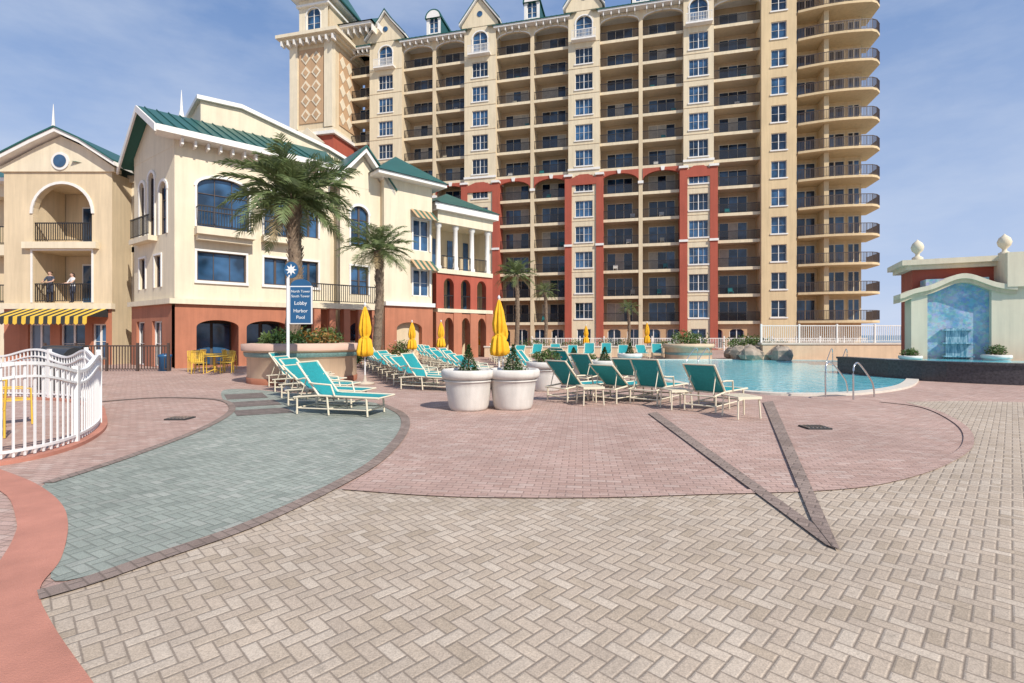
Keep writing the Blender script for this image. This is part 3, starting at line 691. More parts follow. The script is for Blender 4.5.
for i in range(n):
    a=a0+.25+(a1-a0-.5)*i/(n-1)
    p=K.P(a,bb-.25,0); k.lathe(p[0],p[1],[(.24,6.1),(.24,6.3),(.18,6.35),(.16,8.9),(.24,9.0),(.24,9.2)],'white',12)
    k.box(K,a-.3,a+.3,bb-.5,bb,3.4,5.8,'red_stucco'); k.box(K,a-.35,a+.35,bb-.6,bb+.06,-.1,3.15,'terracotta')
    if i<n-1:
        aa=a0+.25+(a1-a0-.5)*(i+1)/(n-1); k.rail(K,a+.2,aa-.2,bb-.1,6.1,.95,.12); k.rail(K,a+.3,aa-.3,bb-.1,3.4,.95,.12)
        k.archband(K,a+.35,aa-.35,2.2,.6,3.1,bb,.4,'terracotta'); k.archband(K,a+.3,aa-.3,5.0,.5,5.8,bb-.01,.4,'red_stucco')
        k.p='windows'; k.box(K,a+.5,aa-.5,bb-2,bb-1.93,3.5,5.6,'glass_b'); k.box(K,a+.5,aa-.5,bb-2,bb-1.93,6.2,8.5,'glass_b'); k.p='walls'
k.box(K,a0,a1,bb-2,bb+.1,5.8,6.1,'cream_light'); k.box(K,a0,a1,bb-2,bb+.1,3.15,3.4,'cream_light')
k.box(K,a1-.1,a1+.0,-8,bb-.5,0,10,'cream_light')
k.p='roof'; hip(K,a0,a1,-8,bb,10.25,1.6,.35)
k.done('resort_building')
# ------------------------------------------------------------------ right fountain wall
f=B(); Q=Fr(18.9,23.6,.90,-.44)
f.p='walls'
f.box(Q,.2,9,-3,-.9,0,4.75,'red_stucco'); f.box(Q,-.1,9,-3.3,-.6,4.75,4.95,'cream_light'); f.box(Q,-.3,9,-3.5,-.4,4.95,5.2,'cream_light')
f.box(Q,3.2,9,-.95,.5,3.7,5.2,'cream_light')
f.box(Q,-.1,.5,-.9,.25,0,3.6,'cream_light'); f.box(Q,2.75,9,-.9,.25,0,3.7,'cream_light'); f.box(Q,-.2,.6,-.9,.35,0,.35,'tan_plaster'); f.box(Q,2.65,5.7,-.9,.35,0,.35,'tan_plaster')
f.box(Q,.5,2.75,-.9,0,0,4.2,'mosaic')
f.p='parapet'
N=24; pts=[]
for i in range(N+1):
    a=-.55+4.1*i/N; z=3.55+ (.6*math.exp(-((a-1.75)/.95)**2)) - .25*math.exp(-((a+.55)/.4)**2)
    pts.append((a,z))
for i in range(N):
    (x,z),(x2,z2)=pts[i],pts[i+1]
    f.prism(Q,[(x,z),(x2,z2),(x2,z2+.22),(x,z+.22)],-.9,.46,'cream_light'); f.prism(Q,[(x,z-.18),(x2,z2-.18),(x2,z2),(x,z)],-.9,.35,'cream')
f.p='cascade'; f.box(Q,1.2,2.0,0,.12,.3,1.9,'falling_water')
for z,e in ((.6,.3),(1.2,.22),(1.8,.15)): f.box(Q,1.05,2.15,0,.1+e,z,z+.06,'falling_water')
f.p='finials'
for a,zz in ((.35,5.2),(3.5,5.2),(7.5,5.2)):
    p=Q.P(a,-.7,0); f.lathe(p[0],p[1],[(.22,zz),(.22,zz+.12),(.09,zz+.2),(.08,zz+.3),(.22,zz+.45),(.26,zz+.62),(.2,zz+.8),(.07,zz+.92),(.0,zz+1.0)],'cream_light',16)
f.done('fountain_wall')
b=B(); arc=spline([(13.6,20.9),(14.2,17.8),(16.0,15.9),(19.0,15.0),(22.5,14.8)],8)
n=len(arc)
for i in range(n-1):
    p,q=arc[i],arc[i+1]; d=Vector((q[0]-p[0],q[1]-p[1])).normalized(); nn=Vector((-d.y,d.x))*.4
    def V(pt,s_,z): return (pt[0]+nn.x*s_,pt[1]+nn.y*s_,z)
    b.hexa([V(p,0,0),V(q,0,0),V(q,1,0),V(p,1,0),V(p,0,.62),V(q,0,.62),V(q,1,.62),V(p,1,.62)],'granite')
    b.hexa([V(p,-.15,.62),V(q,-.15,.62),V(q,1.15,.62),V(p,1.15,.62),V(p,-.15,.7),V(q,-.15,.7),V(q,1.15,.7),V(p,1.15,.7)],'granite')
b.done('fountain_basin_wall')
sheet('fountain_water',arc+[(24,18),(20.5,22.6),(17.5,23.4)],.5,'pool_water')
# ------------------------------------------------------------------ railings / low walls far right
b=B(); Y=31.5
b.box(W,15.8,30,-Y-.4,-Y,-.1,1.0,'tan_plaster'); b.box(W,15.7,30,-Y-.45,-Y+.06,1.0,1.12,'coping')
b.done('garden_wall')
b=B(); FR=Fr(15.8,Y+.2,1,0)
for i in range(6):
    a=i*2.4; b.box(FR,a-.05,a+.05,-.05,.05,1.12,2.3,'white'); b.rail(FR,a+.05,a+2.35,0,1.12,1.1,.13,'white',.03)
b.done('white_railing')
b=B(); FR=Fr(2,50,1,0)
for i in range(14):
    a=i*2.4; b.box(FR,a-.05,a+.05,-.05,.05,0,1.5,'white'); b.rail(FR,a+.05,a+2.35,0,.2,1.1,.16,'white',.04)
b.done('white_railing')
b=B(); y=33.5; x=(688-512)/F*y
b.lathe(x,y,[(1.5,0),(1.5,.75),(1.65,.78),(1.65,1.0),(1.5,1.02),(0,1.02)],'tan_plaster',28); b.lathe(x,y,[(1.52,.3),(1.52,.45)],'teal_tile',28)
b.leaves((x,y,1.3),(1.2,1.2,.5),700,.2,'leaf_mid')
b.done('round_planter')
b=B()
for i in range(16):
    x=U(14.3,17.0); y=U(31.0,33.5); s_=U(.4,.8)
    rows=[]
    for j in range(7):
        th=math.pi*j/6; rows.append([(x+s_*math.sin(th)*math.cos(q*.785)*U(.8,1.15),y+s_*math.sin(th)*math.sin(q*.785)*U(.8,1.15),.35+s_*.8*math.cos(th)*U(.85,1.1)) for q in range(8)])
    b.grid(rows,'rock',False,True)
b.leaves((15.8,33.0,1.1),(1.8,.8,.5),500,.2,'leaf_mid')
b.done('rock_waterfall')
# ------------------------------------------------------------------ left curved white fence
b=B(); path=spline([(-8.6,5.2),(-7.4,5.5),(-6.4,6.1),(-6.25,6.95),(-6.9,8.3),(-8.1,9.8),(-9.4,11.2),(-11.2,12.3),(-14,12.8)],10)
res=[Vector(path[0])]; acc=0; sp=.115
for i in range(1,len(path)):
    p,q=Vector(path[i-1]),Vector(path[i]); L_=(q-p).length
    while acc+L_>=sp:
        t_=(sp-acc)/L_; p=p+(q-p)*t_; res.append(p.copy()); L_=(q-p).length; acc=0
    acc+=L_
top=lambda i: 1.13+.09*math.sin(i*.33)
for i,p in enumerate(res[:-1]):
    q=res[i+1]; d=(q-p); L_=d.length; fr=Fr(p.x,p.y,d.x,d.y)
    b.box(fr,-.012,.012,-.009,.009,.06,top(i),'pole_white')
    b.box(fr,0,L_,-.018,.018,.12,.155,'pole_white')
    for off,hh in ((0,.045),(-.16,.03)):
        a_,c_=top(i)+off,top(i+1)+off
        b.hexa([fr.P(0,.03,a_),fr.P(L_,.03,c_),fr.P(L_,-.03,c_),fr.P(0,-.03,a_),fr.P(0,.03,a_+hh),fr.P(L_,.03,c_+hh),fr.P(L_,-.03,c_+hh),fr.P(0,-.03,a_+hh)],'pole_white')
    if i%16==0: b.box(fr,-.035,.035,-.035,.035,.0,top(i)+.1,'pole_white')
b.done('white_picket_fence')
strip('fence_kerb',path,.22,.05,'red_concrete',.05)
b=B(); p=G(36,371); FR=Fr(p[0]+.6,22.0,1,0.02)
Lx=abs((158-36)/F*22); nn=4
for i in range(nn):
    a=i*Lx/nn; b.box(FR,a-.04,a+.04,-.04,.04,0,1.25,'rail_brown'); b.rail(FR,a+.04,a+Lx/nn-.04,0,0.0,1.15,.12,'rail_brown',.03)
b.box(FR,Lx-.04,Lx+.04,-.04,.04,0,1.25,'rail_brown')
b.done('dark_railing')
b=B(); b.lathe((168-512)/F*22.5,22.3,[(.0,0),(.24,0),(.24,.6),(.27,.63),(.27,.72),(.1,.78),(0,.78)],'sign_blue',16); b.done('litter_bin')
def grill(x,y,rz):
    b=B(); b.box(W,-.55,.55,-.28,.28,.12,.85,'steel'); b.box(W,-.5,-.02,.281,.30,.2,.8,'black_metal'); b.box(W,.02,.5,.281,.30,.2,.8,'black_metal'); b.box(W,-.95,.95,-.3,.3,.85,.9,'steel')
    rows=[[(-.55+1.1*i,-.28*math.cos(math.pi*j/10),.9+.38*math.sin(math.pi*j/10)) for j in range(11)] for i in range(2)]
    b.grid(rows,'black_metal'); b.face(rows[0],'black_metal'); b.face(rows[1],'black_metal'); b.tube([(-.4,-.33,1.05),(.4,-.33,1.05)],.02,'steel')
    for i in range(4): b.box(W,-.52+(i%2)*1.0,-.48+(i%2)*1.0,-.25+(i//2)*.45,-.2+(i//2)*.45,0,.12,'black_metal')
    b.done('barbecue_grill',(x,y,0),rz)
grill(-13.4,15,0.1); grill(-11.6,12.9,-.4)
# ------------------------------------------------------------------ furniture
def lounge(ang=50,name='lounge_chair',sl='sling_teal'):
    b=B(); w=.33; H=.38; ca,sa=math.cos(math.radians(ang)),math.sin(math.radians(ang)); bl=.82
    by=lambda t:.68-bl*ca*t; bz=lambda t:H+bl*sa*t
    for s_ in (-1,1):
        x=w*s_
        b.tube([(x,.68,H),(x,1.2,H-.01),(x,1.98,H-.02)],.022,'frame_cream'); b.tube([(x,.1,H-.05),(x,.68,H)],.02,'frame_cream'); b.tube([(x,.68,H),(x,by(1),bz(1))],.022,'frame_cream')
        b.tube([(x,.18,0),(x,.18,H-.04)],.02,'frame_cream'); b.tube([(x,1.75,0),(x,1.72,H)],.02,'frame_cream'); b.tube([(x,.9,0),(x,.86,H)],.02,'frame_cream')
        b.tube([(x*1.1,by(.4),bz(.4)),(x*1.13,.6,H+.24),(x*1.13,.98,H+.22),(x*1.08,1.05,H)],.018,'frame_cream')
        b.tube([(x,.18,.12),(x,.9,.12),(x,1.75,.12)],.014,'frame_cream',6)
    for (y,z) in ((.18,.12),(1.75,.12),(1.98,H-.02),(by(1),bz(1)),(.68,H-.03),(.1,H-.05),(.9,.12)): b.tube([(-w,y,z),(w,y,z)],.018,'frame_cream',6)
    b.tube([(-w*.8,by(.6),bz(.6)),(-w*.8,.22,H-.02)],.012,'frame_cream',6); b.tube([(w*.8,by(.6),bz(.6)),(w*.8,.22,H-.02)],.012,'frame_cream',6)
    rows=[]
    for i in range(15):
        t_=i/14; 
        rows.append([(w*.95*(j/6*2-1),by(1-t_),bz(1-t_)-.05*math.sin(math.pi*t_)*math.sin(math.pi*j/6)*.8) for j in range(7)])
    for i in range(1,15):
        t_=i/14; rows.append([(w*.95*(j/6*2-1),.68+1.3*t_,H-.02*t_-.05*math.sin(math.pi*t_)*math.sin(math.pi*j/6)) for j in range(7)])
    b.grid(rows,sl); b.grid([[ (p[0],p[1]+.004,p[2]-.012) for p in r_] for r_ in rows],sl)
    for j0 in (-.3,.24):
        st=[[(j0,p[3][1],p[3][2]+.014),(j0+.05,p[3][1],p[3][2]+.014)] for p in rows]; b.grid(st,'sling_light')
    return b.done(name,(0,-100,-50))
bases=[lounge(46),lounge(38),lounge(52)]
used=set()
def place(x,y,rz,bidx=None):
    bidx=random.randrange(3) if bidx is None else bidx
    o=bases[bidx]
    if bidx not in used: used.add(bidx); o.location=(x,y,.02); o.rotation_euler[2]=math.radians(rz)
    else: inst(o,'lounge_chair',(x,y,.02),math.radians(rz))
for i,(px,py,dg) in enumerate(((552,403,-50),(600,404,-46),(640,406,-40),(696,413,-44),(622,390,-32),(575,390,-45))): place(*G(px,py),dg,i%3)
for px,py,dg in ((300,412,-104),(291,404,-103),(284,397,-102),(277,391,-101),(271,386,-101)): place(*G(px,py),dg)
# rows receding diagonally behind the palm planter and planter pots
for i in range(10):
    t_=i/9; place(-3.3-4.2*t_,15.0+10*t_,-112+U(-4,4))
for i in range(11):
    t_=i/10; place(-1.9-4.0*t_,17.2+13*t_,-108+U(-4,4))
for i in range(9):
    t_=i/8; place(.1-1.6*t_,18.0+14*t_,-100+U(-6,6))
for i in range(6):
    t_=i/5; place(1.5+.6*t_,17.5+9*t_,-48+U(-6,6))
for i in range(12): place(-.6+1.2*i,34.0+.15*i,170+U(-6,6))
def table(x,y,s_=.5,h_=.42):
    b=B()
    for i in range(6): b.box(W,-s_/2+i*s_/6+.008,-s_/2+(i+1)*s_/6-.008,-s_/2,s_/2,h_-.02,h_,'frame_cream')
    b.box(W,-s_/2,s_/2,-s_/2-.02,-s_/2,h_-.05,h_,'frame_cream'); b.box(W,-s_/2,s_/2,s_/2,s_/2+.02,h_-.05,h_,'frame_cream')
    for sx in (-1,1):
        for sy in (-1,1): b.tube([(sx*s_*.48,sy*s_*.48,0),(sx*s_*.44,sy*s_*.44,h_-.02)],.018,'frame_cream',6)
    b.done('side_table',(x,y,.02),.2)
for px,py in ((741,418),(676,409),(590,405),(322,386)): table(*G(px,py))
def pot(x,y,s_=1,topi=.8,kind='cone'):
    b=B(); prof=[(0,0),(.40,0),(.42,.05),(.44,.1),(.50,.5),(.52,.68),(.58,.70),(.60,.76),(.60,.84),(.57,.88),(.50,.88),(.48,.80),(0,.80)]
    b.lathe(0,0,[(r_*s_,z*s_) for r_,z in prof],'pot_white',36)
    b.lathe(0,0,[(.52*s_,.62*s_),(.55*s_,.635*s_),(.53*s_,.66*s_)],'pot_white',36)
    b.lathe(0,0,[(.47*s_,.82*s_),(0,.83*s_)],'soil',20)
    if kind=='cone': 
        b.leaves((0,0,.84*s_),(.22*s_,.22*s_,topi),1300,.045,'leaf_dark','cone'); b.leaves((0,0,.86*s_),(.34*s_,.34*s_,.05),120,.05,'leaf_mid'); b.tube([(0,0,.8*s_),(0,0,.8*s_+topi*.6)],.02,'bark',6)
    elif kind=='bush': b.leaves((0,0,.84*s_+topi*.4),(.42*s_,.42*s_,topi*.5),900,.08,'leaf_mid'); b.leaves((0,0,.84*s_+topi*.3),(.45*s_,.45*s_,topi*.35),80,.07,'flower')
    b.done('planter_pot',(x,y,0))
for px,py,s_,tp,kd in ((467,412,.98,.55,'cone'),(513,411,.98,.55,'cone'),(547,392,.95,.4,'bush'),(607,386,.9,.45,'cone'),(588,384,.8,.3,'bush'),(575,377,.9,.35,'cone'),(632,372,.9,.5,'cone')): 
    x,y=G(px,py); pot(x,y+.4,s_,tp,kd)
pq=Q.P(-.3,1.0,0); pot(pq[0],pq[1],.75,.35,'bush'); pq=Q.P(2.7,.9,0); pot(pq[0],pq[1],.85,.5,'bush')
def umbrella(x,y,h_=2.5):
    b=B(); b.lathe(0,0,[(0,0),(.3,0),(.3,.06),(.06,.1),(.03,.3)],'concrete_tan',20); b.tube([(0,0,.1),(0,0,h_+.06)],.025,'pole_white')
    k_=h_/2.5
    b.lathe(0,0,[(.05,.88*k_),(.21,.92*k_),(.23,1.05*k_),(.17,1.42*k_),(.10,1.5*k_),(.15,1.6*k_),(.17,1.8*k_),(.12,2.15*k_),(.05,2.4*k_),(.015,2.5*k_)],'umb_yellow',64,True,.24)
    b.lathe(0,0,[(.125,1.46*k_),(.13,1.5*k_),(.125,1.54*k_)],'umb_yellow',16)
    b.lathe(0,0,[(.03,h_),(.045,h_+.05),(.0,h_+.12)],'pole_white',10)
    b.done('closed_umbrella',(x,y,0))
for px,y,h_ in ((365,16.2,2.55),(499,15.2,2.7),(441,30,2.4),(503,20,2.3),(647,40,2.6),(412,27,2.3),(586,42,2.4),(480,38,2.3)): umbrella((px-512)/F*y,y,h_)
def pchair():
    b=B(); c_='chair_yellow'
    for sx in (-.22,.22):
        b.tube([(sx,-.2,0),(sx,-.2,.44),(sx,-.27,.9)],.016,c_,6); b.tube([(sx,.22,0),(sx,.2,.64),(sx,-.22,.66)],.016,c_,6)
    b.box(W,-.22,.22,-.22,.22,.43,.455,c_)
    for i in range(6): b.box(W,-.2+i*.07,-.165+i*.07,.235,.25,.47,.88,c_)
    b.tube([(-.22,-.27,.9),(.22,-.27,.9)],.016,c_,6)
    return b
def ptable(x,y):
    b=B(); b.lathe(0,0,[(0,.73),(.5,.73),(.5,.70),(0,.70)],'chair_yellow',24,False); b.tube([(0,0,.02),(0,0,.72)],.035,'chair_yellow'); 
    for i in range(3): a=i*2.094; b.tube([(0,0,.15),(.35*math.cos(a),.35*math.sin(a),.02)],.02,'chair_yellow',6)
    b.done('patio_table',(x,y,0))
pc0=pchair().done('patio_chair',(-8.1,7.6,.01),1.1)
for (x,y,rz) in ((-8.9,8.9,-.6),(-7.6,6.9,2.2),(-9.6,7.6,-1.5),(-14.6,23.2,1.6),(-13.2,23.4,-1.4),(-14.0,22.4,.2),(-12.4,21.6,2.8),(-12.9,20.6,.3),(-11.9,20.9,1.9),(-13.6,21.5,-2.2)): inst(pc0,'patio_chair',(x,y,.01),rz)
ptable(-8.7,7.8); ptable(-13.9,23.3); ptable(-12.6,21.2)
# sign
sx,sy=(288-512)/F*14.6,14.6
b=B(); b.tube([(0,0,0),(0,0,3.25)],.045,'pole_white',12); b.lathe(0,0,[(.12,0),(.12,.05),(.06,.1)],'pole_white',16)
b.box(W,.08,.68,-.03,.03,1.95,3.0,'sign_blue'); b.box(W,.05,.71,-.025,.025,1.92,1.95,'pole_white'); b.box(W,.05,.71,-.025,.025,3.0,3.03,'pole_white'); b.box(W,.05,.08,-.025,.025,1.95,3.0,'pole_white'); b.box(W,.68,.71,-.025,.025,1.95,3.0,'pole_white')
arc=[(.38-.3*math.cos(math.pi*i/10),3.031+.2*math.sin(math.pi*i/10)) for i in range(11)]; b.prism(W,arc,-.02,.02,'sign_blue')
b.prism(W,[(.2*math.cos(i*math.pi/12)+.1,3.5+.24*math.sin(i*math.pi/12)) for i in range(24)],-.02,.02,'sign_blue')
pts=[]
for i in range(16):
    rr=.17 if i%2==0 else .08; pts.append((.1+rr*math.cos(i*math.pi/8),3.5+rr*math.sin(i*math.pi/8)))
b.prism(W,pts,-.028,.028,'sign_text'); b.tube([(0,0,3.2),(0.05,0,3.35)],.03,'pole_white')
so=b.done('direction_sign',(sx,sy,0),.0)
def text(s_,x,z,size,parent):
    cu=bpy.data.curves.new('lettering','FONT'); cu.body=s_; cu.size=size; cu.align_x='CENTER'; cu.extrude=.002
    o=bpy.data.objects.new('lettering',cu); bpy.context.collection.objects.link(o); o.parent=parent; o.location=(x,-.034,z); o.rotation_euler=(math.pi/2,0,0); cu.materials.append(MATS['sign_text'])
for i,(s_,z,sz) in enumerate((('North Tower',2.84,.1),('South Tower',2.70,.1),('Lobby',2.48,.15),('Harbor',2.26,.14),('Pool',2.07,.14))): text(s_,.38,z,sz,so)
# large round planter with palm
b=B(); px_,py_=(299-512)/F*17.2,17.6
b.p='wall'; b.lathe(px_,py_,[(1.78,0),(1.78,.85),(1.83,.88),(1.88,1.05),(1.95,1.08),(1.95,1.3),(1.6,1.32),(1.55,1.1),(0,1.1)],'tan_plaster',56)
b.lathe(px_,py_,[(1.955,1.1),(1.96,1.3),(1.62,1.325)],'pink_cap',56); b.lathe(px_,py_,[(1.79,.0),(1.81,.18),(1.79,.2)],'terracotta',56); b.lathe(px_,py_,[(1.84,.88),(1.88,.95),(1.885,1.02)],'teal_tile',56)
b.p='plants'
for i in range(26):
    a=U(0,6.28); rr=1.3*math.sqrt(R()); m_=random.choice(['leaf_mid','leaf_dark','leaf_mid','leaf_orange']); s_=U(.2,.42)
    b.leaves((px_+rr*math.cos(a),py_+rr*math.sin(a),1.3+s_*.4),(s_,s_,s_),110,.15,m_)
b.done('round_planter')
def palm(x,y,zb,hc,R_,nf=44,lean=(0,0),tr=.2,lf=26):
    b=B(); b.p='trunk'
    N=26; rows=[]
    top=Vector((x+lean[0],y+lean[1],hc))
    for i in range(N+1):
        t_=i/N; c=Vector((x,y,zb)).lerp(top,t_); c.x+=.12*math.sin(t_*3); rr=tr*(1.15-.35*t_)*(1+.10*(i%2))*(1.25 if t_<.06 else 1)*(1.0+.45*max(0,t_-.85)/.15)
        rows.append([(c.x+rr*math.cos(q*math.pi/6+i*.26),c.y+rr*math.sin(q*math.pi/6+i*.26),c.z) for q in range(12)])
    b.grid(rows,'bark',False,True)
    for i in range(110):
        t_=U(.4,1); c=Vector((x,y,zb)).lerp(top,t_); c.x+=.12*math.sin(t_*3); a=U(0,6.28); rr=tr*.9; d=Vector((math.cos(a),math.sin(a),.9)); b.tube([c+Vector((math.cos(a)*rr*.8,math.sin(a)*rr*.8,0)),c+d*rr*1.4],.03,'bark',5,.012)
    b.p='fronds'; top.x+=.12*math.sin(3)
    for i in range(nf):
        el0=math.radians(-30+ 112*((i+.5)/nf)**.9+U(-7,7)); az=i*2.39996+U(-.2,.2); LL=R_*U(.82,1.12)*(1 if el0<1.1 else .8); dead=(el0<math.radians(-24))
        hd=Vector((math.cos(az),math.sin(az),0)); side=Vector((-hd.y,hd.x,0)); pts=[]; p=top.copy(); el=el0; st=lf; dr=U(48,80) if el0>-.2 else 40
        side=(side+Vector((0,0,U(-.4,.4)))).normalized()
        for j in range(st+1):
            pts.append(p.copy()); p=p+(hd*math.cos(el)+Vector((0,0,math.sin(el))))*(LL/st); el-=math.radians(dr)*(.4+1.2*j/st)/st
        mat='palm_dead' if dead else 'palm_green'
        b.tube(pts[::3],.024*R_/2,mat,4,.006)
        for j in range(4,st+1):
            t_=j/st; ll=R_*.25*math.sin(math.pi*(.12+.83*t_))**.7; tg=(pts[min(j+1,st)]-pts[j-1]).normalized(); upv=tg.cross(side).normalized()
            if upv.z<0: upv=-upv
            for sg in (-1,1):
              for sub in (0,.5):
                if R()<.08: continue
                base=pts[j]-tg*(LL/st)*sub; d=(side*sg*.8+tg*.8+upv*U(-.1,.5)-Vector((0,0,.12))).normalized(); l2=ll*U(.8,1.1); wv=tg*.013*R_/1.6
                mid=base+d*l2*.55; tip=base+d*l2-Vector((0,0,l2*.16))
                b.face([base-wv,base+wv,mid+wv,tip,mid-wv],mat)
    b.done('palm_tree')
palm((291-512)/F*17.6,17.6,1.0,6.35,2.45,52,(.05,0),.23)
palm((375-512)/F*25,25,0,5.8,1.95,42,(.15,0),.19,20)
palm((516-512)/F*40,40,0,6.4,1.9,36,(0,0),.17,16)
palm((545-512)/F*52,52,0,6.0,1.7,26,(0,0),.17,12)
for (px,y) in ((628,50),(470,44)): palm((px-512)/F*y,y,0,4.2,1.3,26,(0,0),.14,12)
def shrub(x,y,rx,ry,h_,n,mat='leaf_mid',fl=False,sz=.14):
    b=B(); 
    for i in range(5): a=U(0,6.28); b.tube([(x,y,0),(x+rx*.5*math.cos(a),y+ry*.5*math.sin(a),h_*.7)],.02,'bark',5,.008)
    for i in range(6): b.leaves((x+U(-.6,.6)*rx,y+U(-.6,.6)*ry,h_*U(.4,.65)),(rx*.5,ry*.5,h_*.4),n//6,sz,mat)
    if fl: b.leaves((x,y,h_*.7),(rx,ry,h_*.35),n//10,sz*.7,'flower')
    b.done('shrub')
for px,y,rx,h_ in ((430,39,1.4,1.4),(462,42,1.6,1.6),(495,43,1.2,1.8),(535,46,1.8,1.3),(570,47,1.6,1.2),(615,47,1.8,1.4),(660,46,1.6,1.2),(700,45,2.0,1.3),(740,44,1.6,1.5),(775,42,1.6,1.2),(400,30,.9,1.3),(350,24.5,1.0,1.2),(330,24,.8,1.4)):
    shrub((px-512)/F*y,y,rx,rx*.6,h_,900,random.choice(['leaf_mid','leaf_dark']),R()<.3)
b=B(); b.box(W,-2,13.5,-36.6,-36.2,0,.7,'tan_plaster'); b.box(W,-2.05,13.55,-36.65,-36.15,.7,.8,'coping'); b.done('garden_wall')
def hand(x,y,rz,sc=1):
    b=B()
    for s_ in (-.3,.3):
        pts=spline([(s_,-.45,0,),(s_,-.45,.7),(s_,-.3,.86),(s_,0,.82),(s_,.8,.4),(s_,1.0,.18),(s_,1.05,-.05)],6)
        b.tube(pts,.02,'steel',8)
    b.done('pool_handrail',(x,y,.05),rz)
hand(*G(846,399),-.9); x,y=G(838,368); hand(x,y,2.4); x,y=G(700,366); hand(x,y,2.4)
# ------------------------------------------------------------------ people
def person(name,loc,rz,shirt,armpose,h_=1.72,hair='short'):
    V=[];E=[];Rd=[]
    def add(p,r_,par=None):
        V.append(p);Rd.append(r_)
        if par is not None:E.append((par,len(V)-1))
        return len(V)-1
    s=h_/1.72
    pel=add((0,0,.95),(.15,.11)); wst=add((0,0,1.1),(.13,.095),pel); ch=add((0,.01,1.3),(.17,.11),wst); nb=add((0,.0,1.44),(.10,.08),ch); nk=add((0,.01,1.5),(.055,.055),nb)
    h1=add((0,.03,1.58),(.075,.085),nk); h2=add((0,.03,1.66),(.078,.092),h1); add((0,.02,1.70),(.05,.06),h2)
    for sg in (-1,1):
        hp=add((.09*sg,0,.88),(.095,.10),pel); kn=add((.1*sg,.02,.48),(.06,.065),hp); an=add((.1*sg,0,.09),(.04,.045),kn); add((.11*sg,.13,.035),(.04,.03),an)
        sh=add((.18*sg,0,1.40),(.06,.06),nb); el,wr,hd=armpose(sg); e=add(el,(.042,.042),sh); w=add(wr,(.028,.026),e); p=add(hd,(.038,.018),w)
        d=(Vector(hd)-Vector(wr)).normalized(); sd=d.cross(Vector((0,0,1))); sd=sd.normalized() if sd.length>.01 else Vector((1,0,0))
        for q,fl in enumerate((.055,.07,.075,.065)):
            b0=Vector(hd)+sd*((q-1.5)*.02); f1=add(tuple(b0+d*.03),(.009,.009),p); f2=add(tuple(b0+d*(.03+fl*.5)),(.008,.008),f1); add(tuple(b0+d*(.03+fl*.85)-Vector((0,0,.02))),(.007,.007),f2)
        th=add(tuple(Vector(hd)-sd*.04*sg+d*.0),(.01,.01),p); add(tuple(Vector(hd)-sd*.055*sg+d*.03),(.008,.008),th)
    me=bpy.data.meshes.new('tmp'); me.from_pydata(V,E,[]); o=bpy.data.objects.new('tmp',me); bpy.context.collection.objects.link(o)
    md=o.modifiers.new('s','SKIN'); 
    for i,r_ in enumerate(Rd): me.skin_vertices[0].data[i].radius=r_
    me.skin_vertices[0].data[0].use_root=True
    ss=o.modifiers.new('u','SUBSURF'); ss.levels=2; ss.render_levels=2
    dg=bpy.context.evaluated_depsgraph_get(); ev=o.evaluated_get(dg); nm=bpy.data.meshes.new_from_object(ev)
    bpy.data.objects.remove(o)
    nm.name='figure'; nm.materials.clear()
    for q in ('skin',shirt,'pants','hair','black_metal'): nm.materials.append(MATS[q])
    for p in nm.polygons:
        c=p.center; p.use_smooth=True; r_=math.hypot(c.x,c.y)
        mi=0
        if c.z<.09: mi=4
        elif c.z<.98 and abs(c.x)<.22 and c.y<.2: mi=2
        elif c.z<1.46 and r_<.27: mi=1
        if c.z>1.56 and (c.y<.02 or c.z>1.68): mi=3
        p.material_index=mi
    root=bpy.data.objects.new(name,None); bpy.context.collection.objects.link(root)
    ob=bpy.data.objects.new('figure',nm); bpy.context.collection.objects.link(ob); ob.parent=root
    b=B()
    def ball(c,r_,mat):
        rows=[]
        for j in range(7):
            t_=math.pi*j/6; rows.append([(c[0]+r_[0]*math.sin(t_)*math.cos(q*.785),c[1]+r_[1]*math.sin(t_)*math.sin(q*.785),c[2]+r_[2]*math.cos(t_)) for q in range(8)])
        b.grid(rows,mat,True,True)
    ball((0,.118,1.60),(.013,.02,.022),'skin'); 
    for sg in (-1,1): ball((.03*sg,.108,1.63),(.012,.008,.008),'eye'); ball((.078*sg,.02,1.61),(.012,.025,.032),'skin')
    ball((0,.108,1.562),(.024,.008,.007),'lips'); ball((0,.0,1.665),(.088,.095,.075),'hair')
    if hair=='long': ball((0,-.06,1.56),(.08,.05,.16),'hair')
    fo=b.done('face'); fo.parent=root
    root.location=loc; root.rotation_euler[2]=rz; root.scale=(s,)*3
zf=3.36
lean=lambda sg:((.26*sg,.12,1.18),(.16*sg,.34,1.09),(.10*sg,.42,1.09))
px2=lambda px,y:(px-512)/F*y
person('standing_person',(px2(49,27.5),27.58,zf),math.pi,'shirt_dark',lean,1.75)
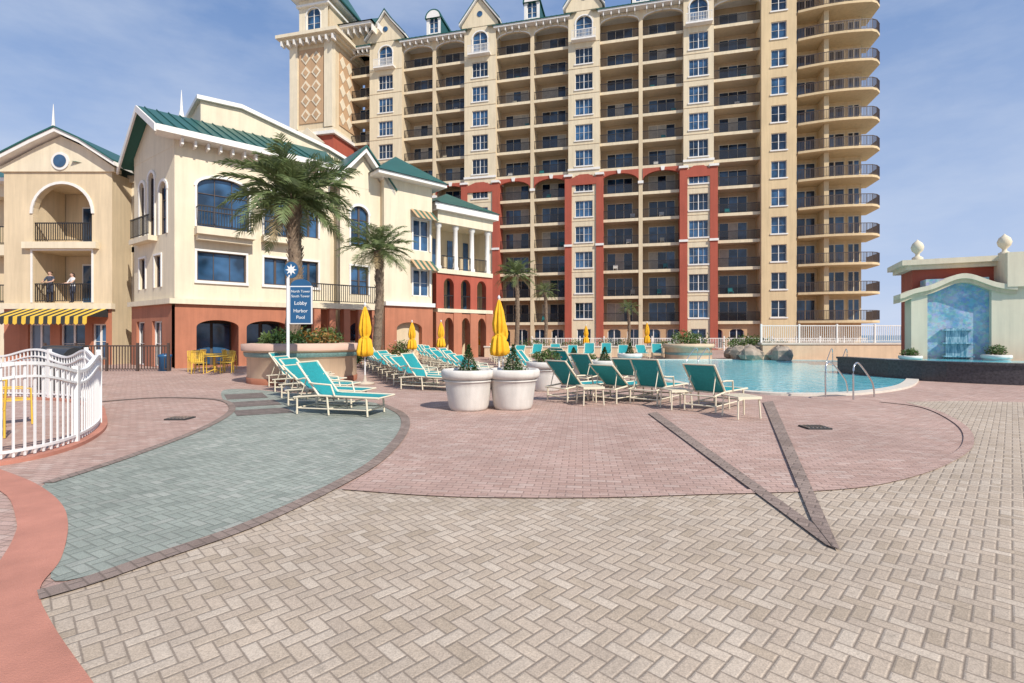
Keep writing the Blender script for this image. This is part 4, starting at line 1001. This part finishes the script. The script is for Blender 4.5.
person('standing_person',(px2(71,27.5),27.6,zf),math.pi-.4,'shirt_white',lean,1.66,'long')
# ------------------------------------------------------------------ light, world, camera
el=math.radians(42); sd=Vector((.64,-.77,0)).normalized()
to=Vector((sd.x*math.cos(el),sd.y*math.cos(el),math.sin(el)))
su=bpy.data.lights.new('sun','SUN'); su.energy=5.0; su.angle=math.radians(.53); su.color=(1,.94,.85)
so=bpy.data.objects.new('sun',su); bpy.context.collection.objects.link(so); so.rotation_euler=to.to_track_quat('Z','Y').to_euler()
wd=bpy.data.worlds.new('World'); bpy.context.scene.world=wd; wd.use_nodes=True
t=NT(wd.node_tree); bg=wd.node_tree.nodes['Background']
sk=t.n('ShaderNodeTexSky',sky_type='NISHITA'); sk.sun_disc=False; sk.sun_elevation=el; sk.sun_rotation=math.atan2(sd.x,sd.y); sk.air_density=1.0; sk.dust_density=1.0; sk.ozone_density=1.5
tc=t.n('ShaderNodeTexCoord'); mp=t.n('ShaderNodeMapping'); mp.inputs['Scale'].default_value=(1.0,1.6,3.6); mp.inputs['Rotation'].default_value=(0,.25,.5); t.l(tc.outputs['Generated'],mp.inputs[0])
n=t.noise(mp.outputs[0],1.3,7,.58); cf=t.mr(n,.46,.74,0,.6)
sx_=t.n('ShaderNodeSeparateXYZ'); t.l(tc.outputs['Generated'],sx_.inputs[0])
hz=t.mr(sx_.outputs[2],0,.5,.9,.05)
c=t.mix(.55,sk.outputs[0],(2.3,4.1,8.2)); c=t.mix(hz,c,(5.8,6.9,9.2)); c=t.mix(cf,c,(7.6,8.2,9.3))
t.l(c,bg.inputs[0]); bg.inputs[1].default_value=.098
cam=bpy.data.cameras.new('camera'); co=bpy.data.objects.new('camera',cam); bpy.context.collection.objects.link(co); bpy.context.scene.camera=co
co.location=(0,0,CH); co.rotation_euler=(math.pi/2,0,0); cam.sensor_width=36; cam.lens=36*F/1024; cam.shift_y=-(341.5-HY)/1024; cam.clip_end=6000; cam.clip_start=.05
sc=bpy.context.scene; sc.view_settings.view_transform='Standard'; sc.view_settings.look='None'; sc.view_settings.exposure=0
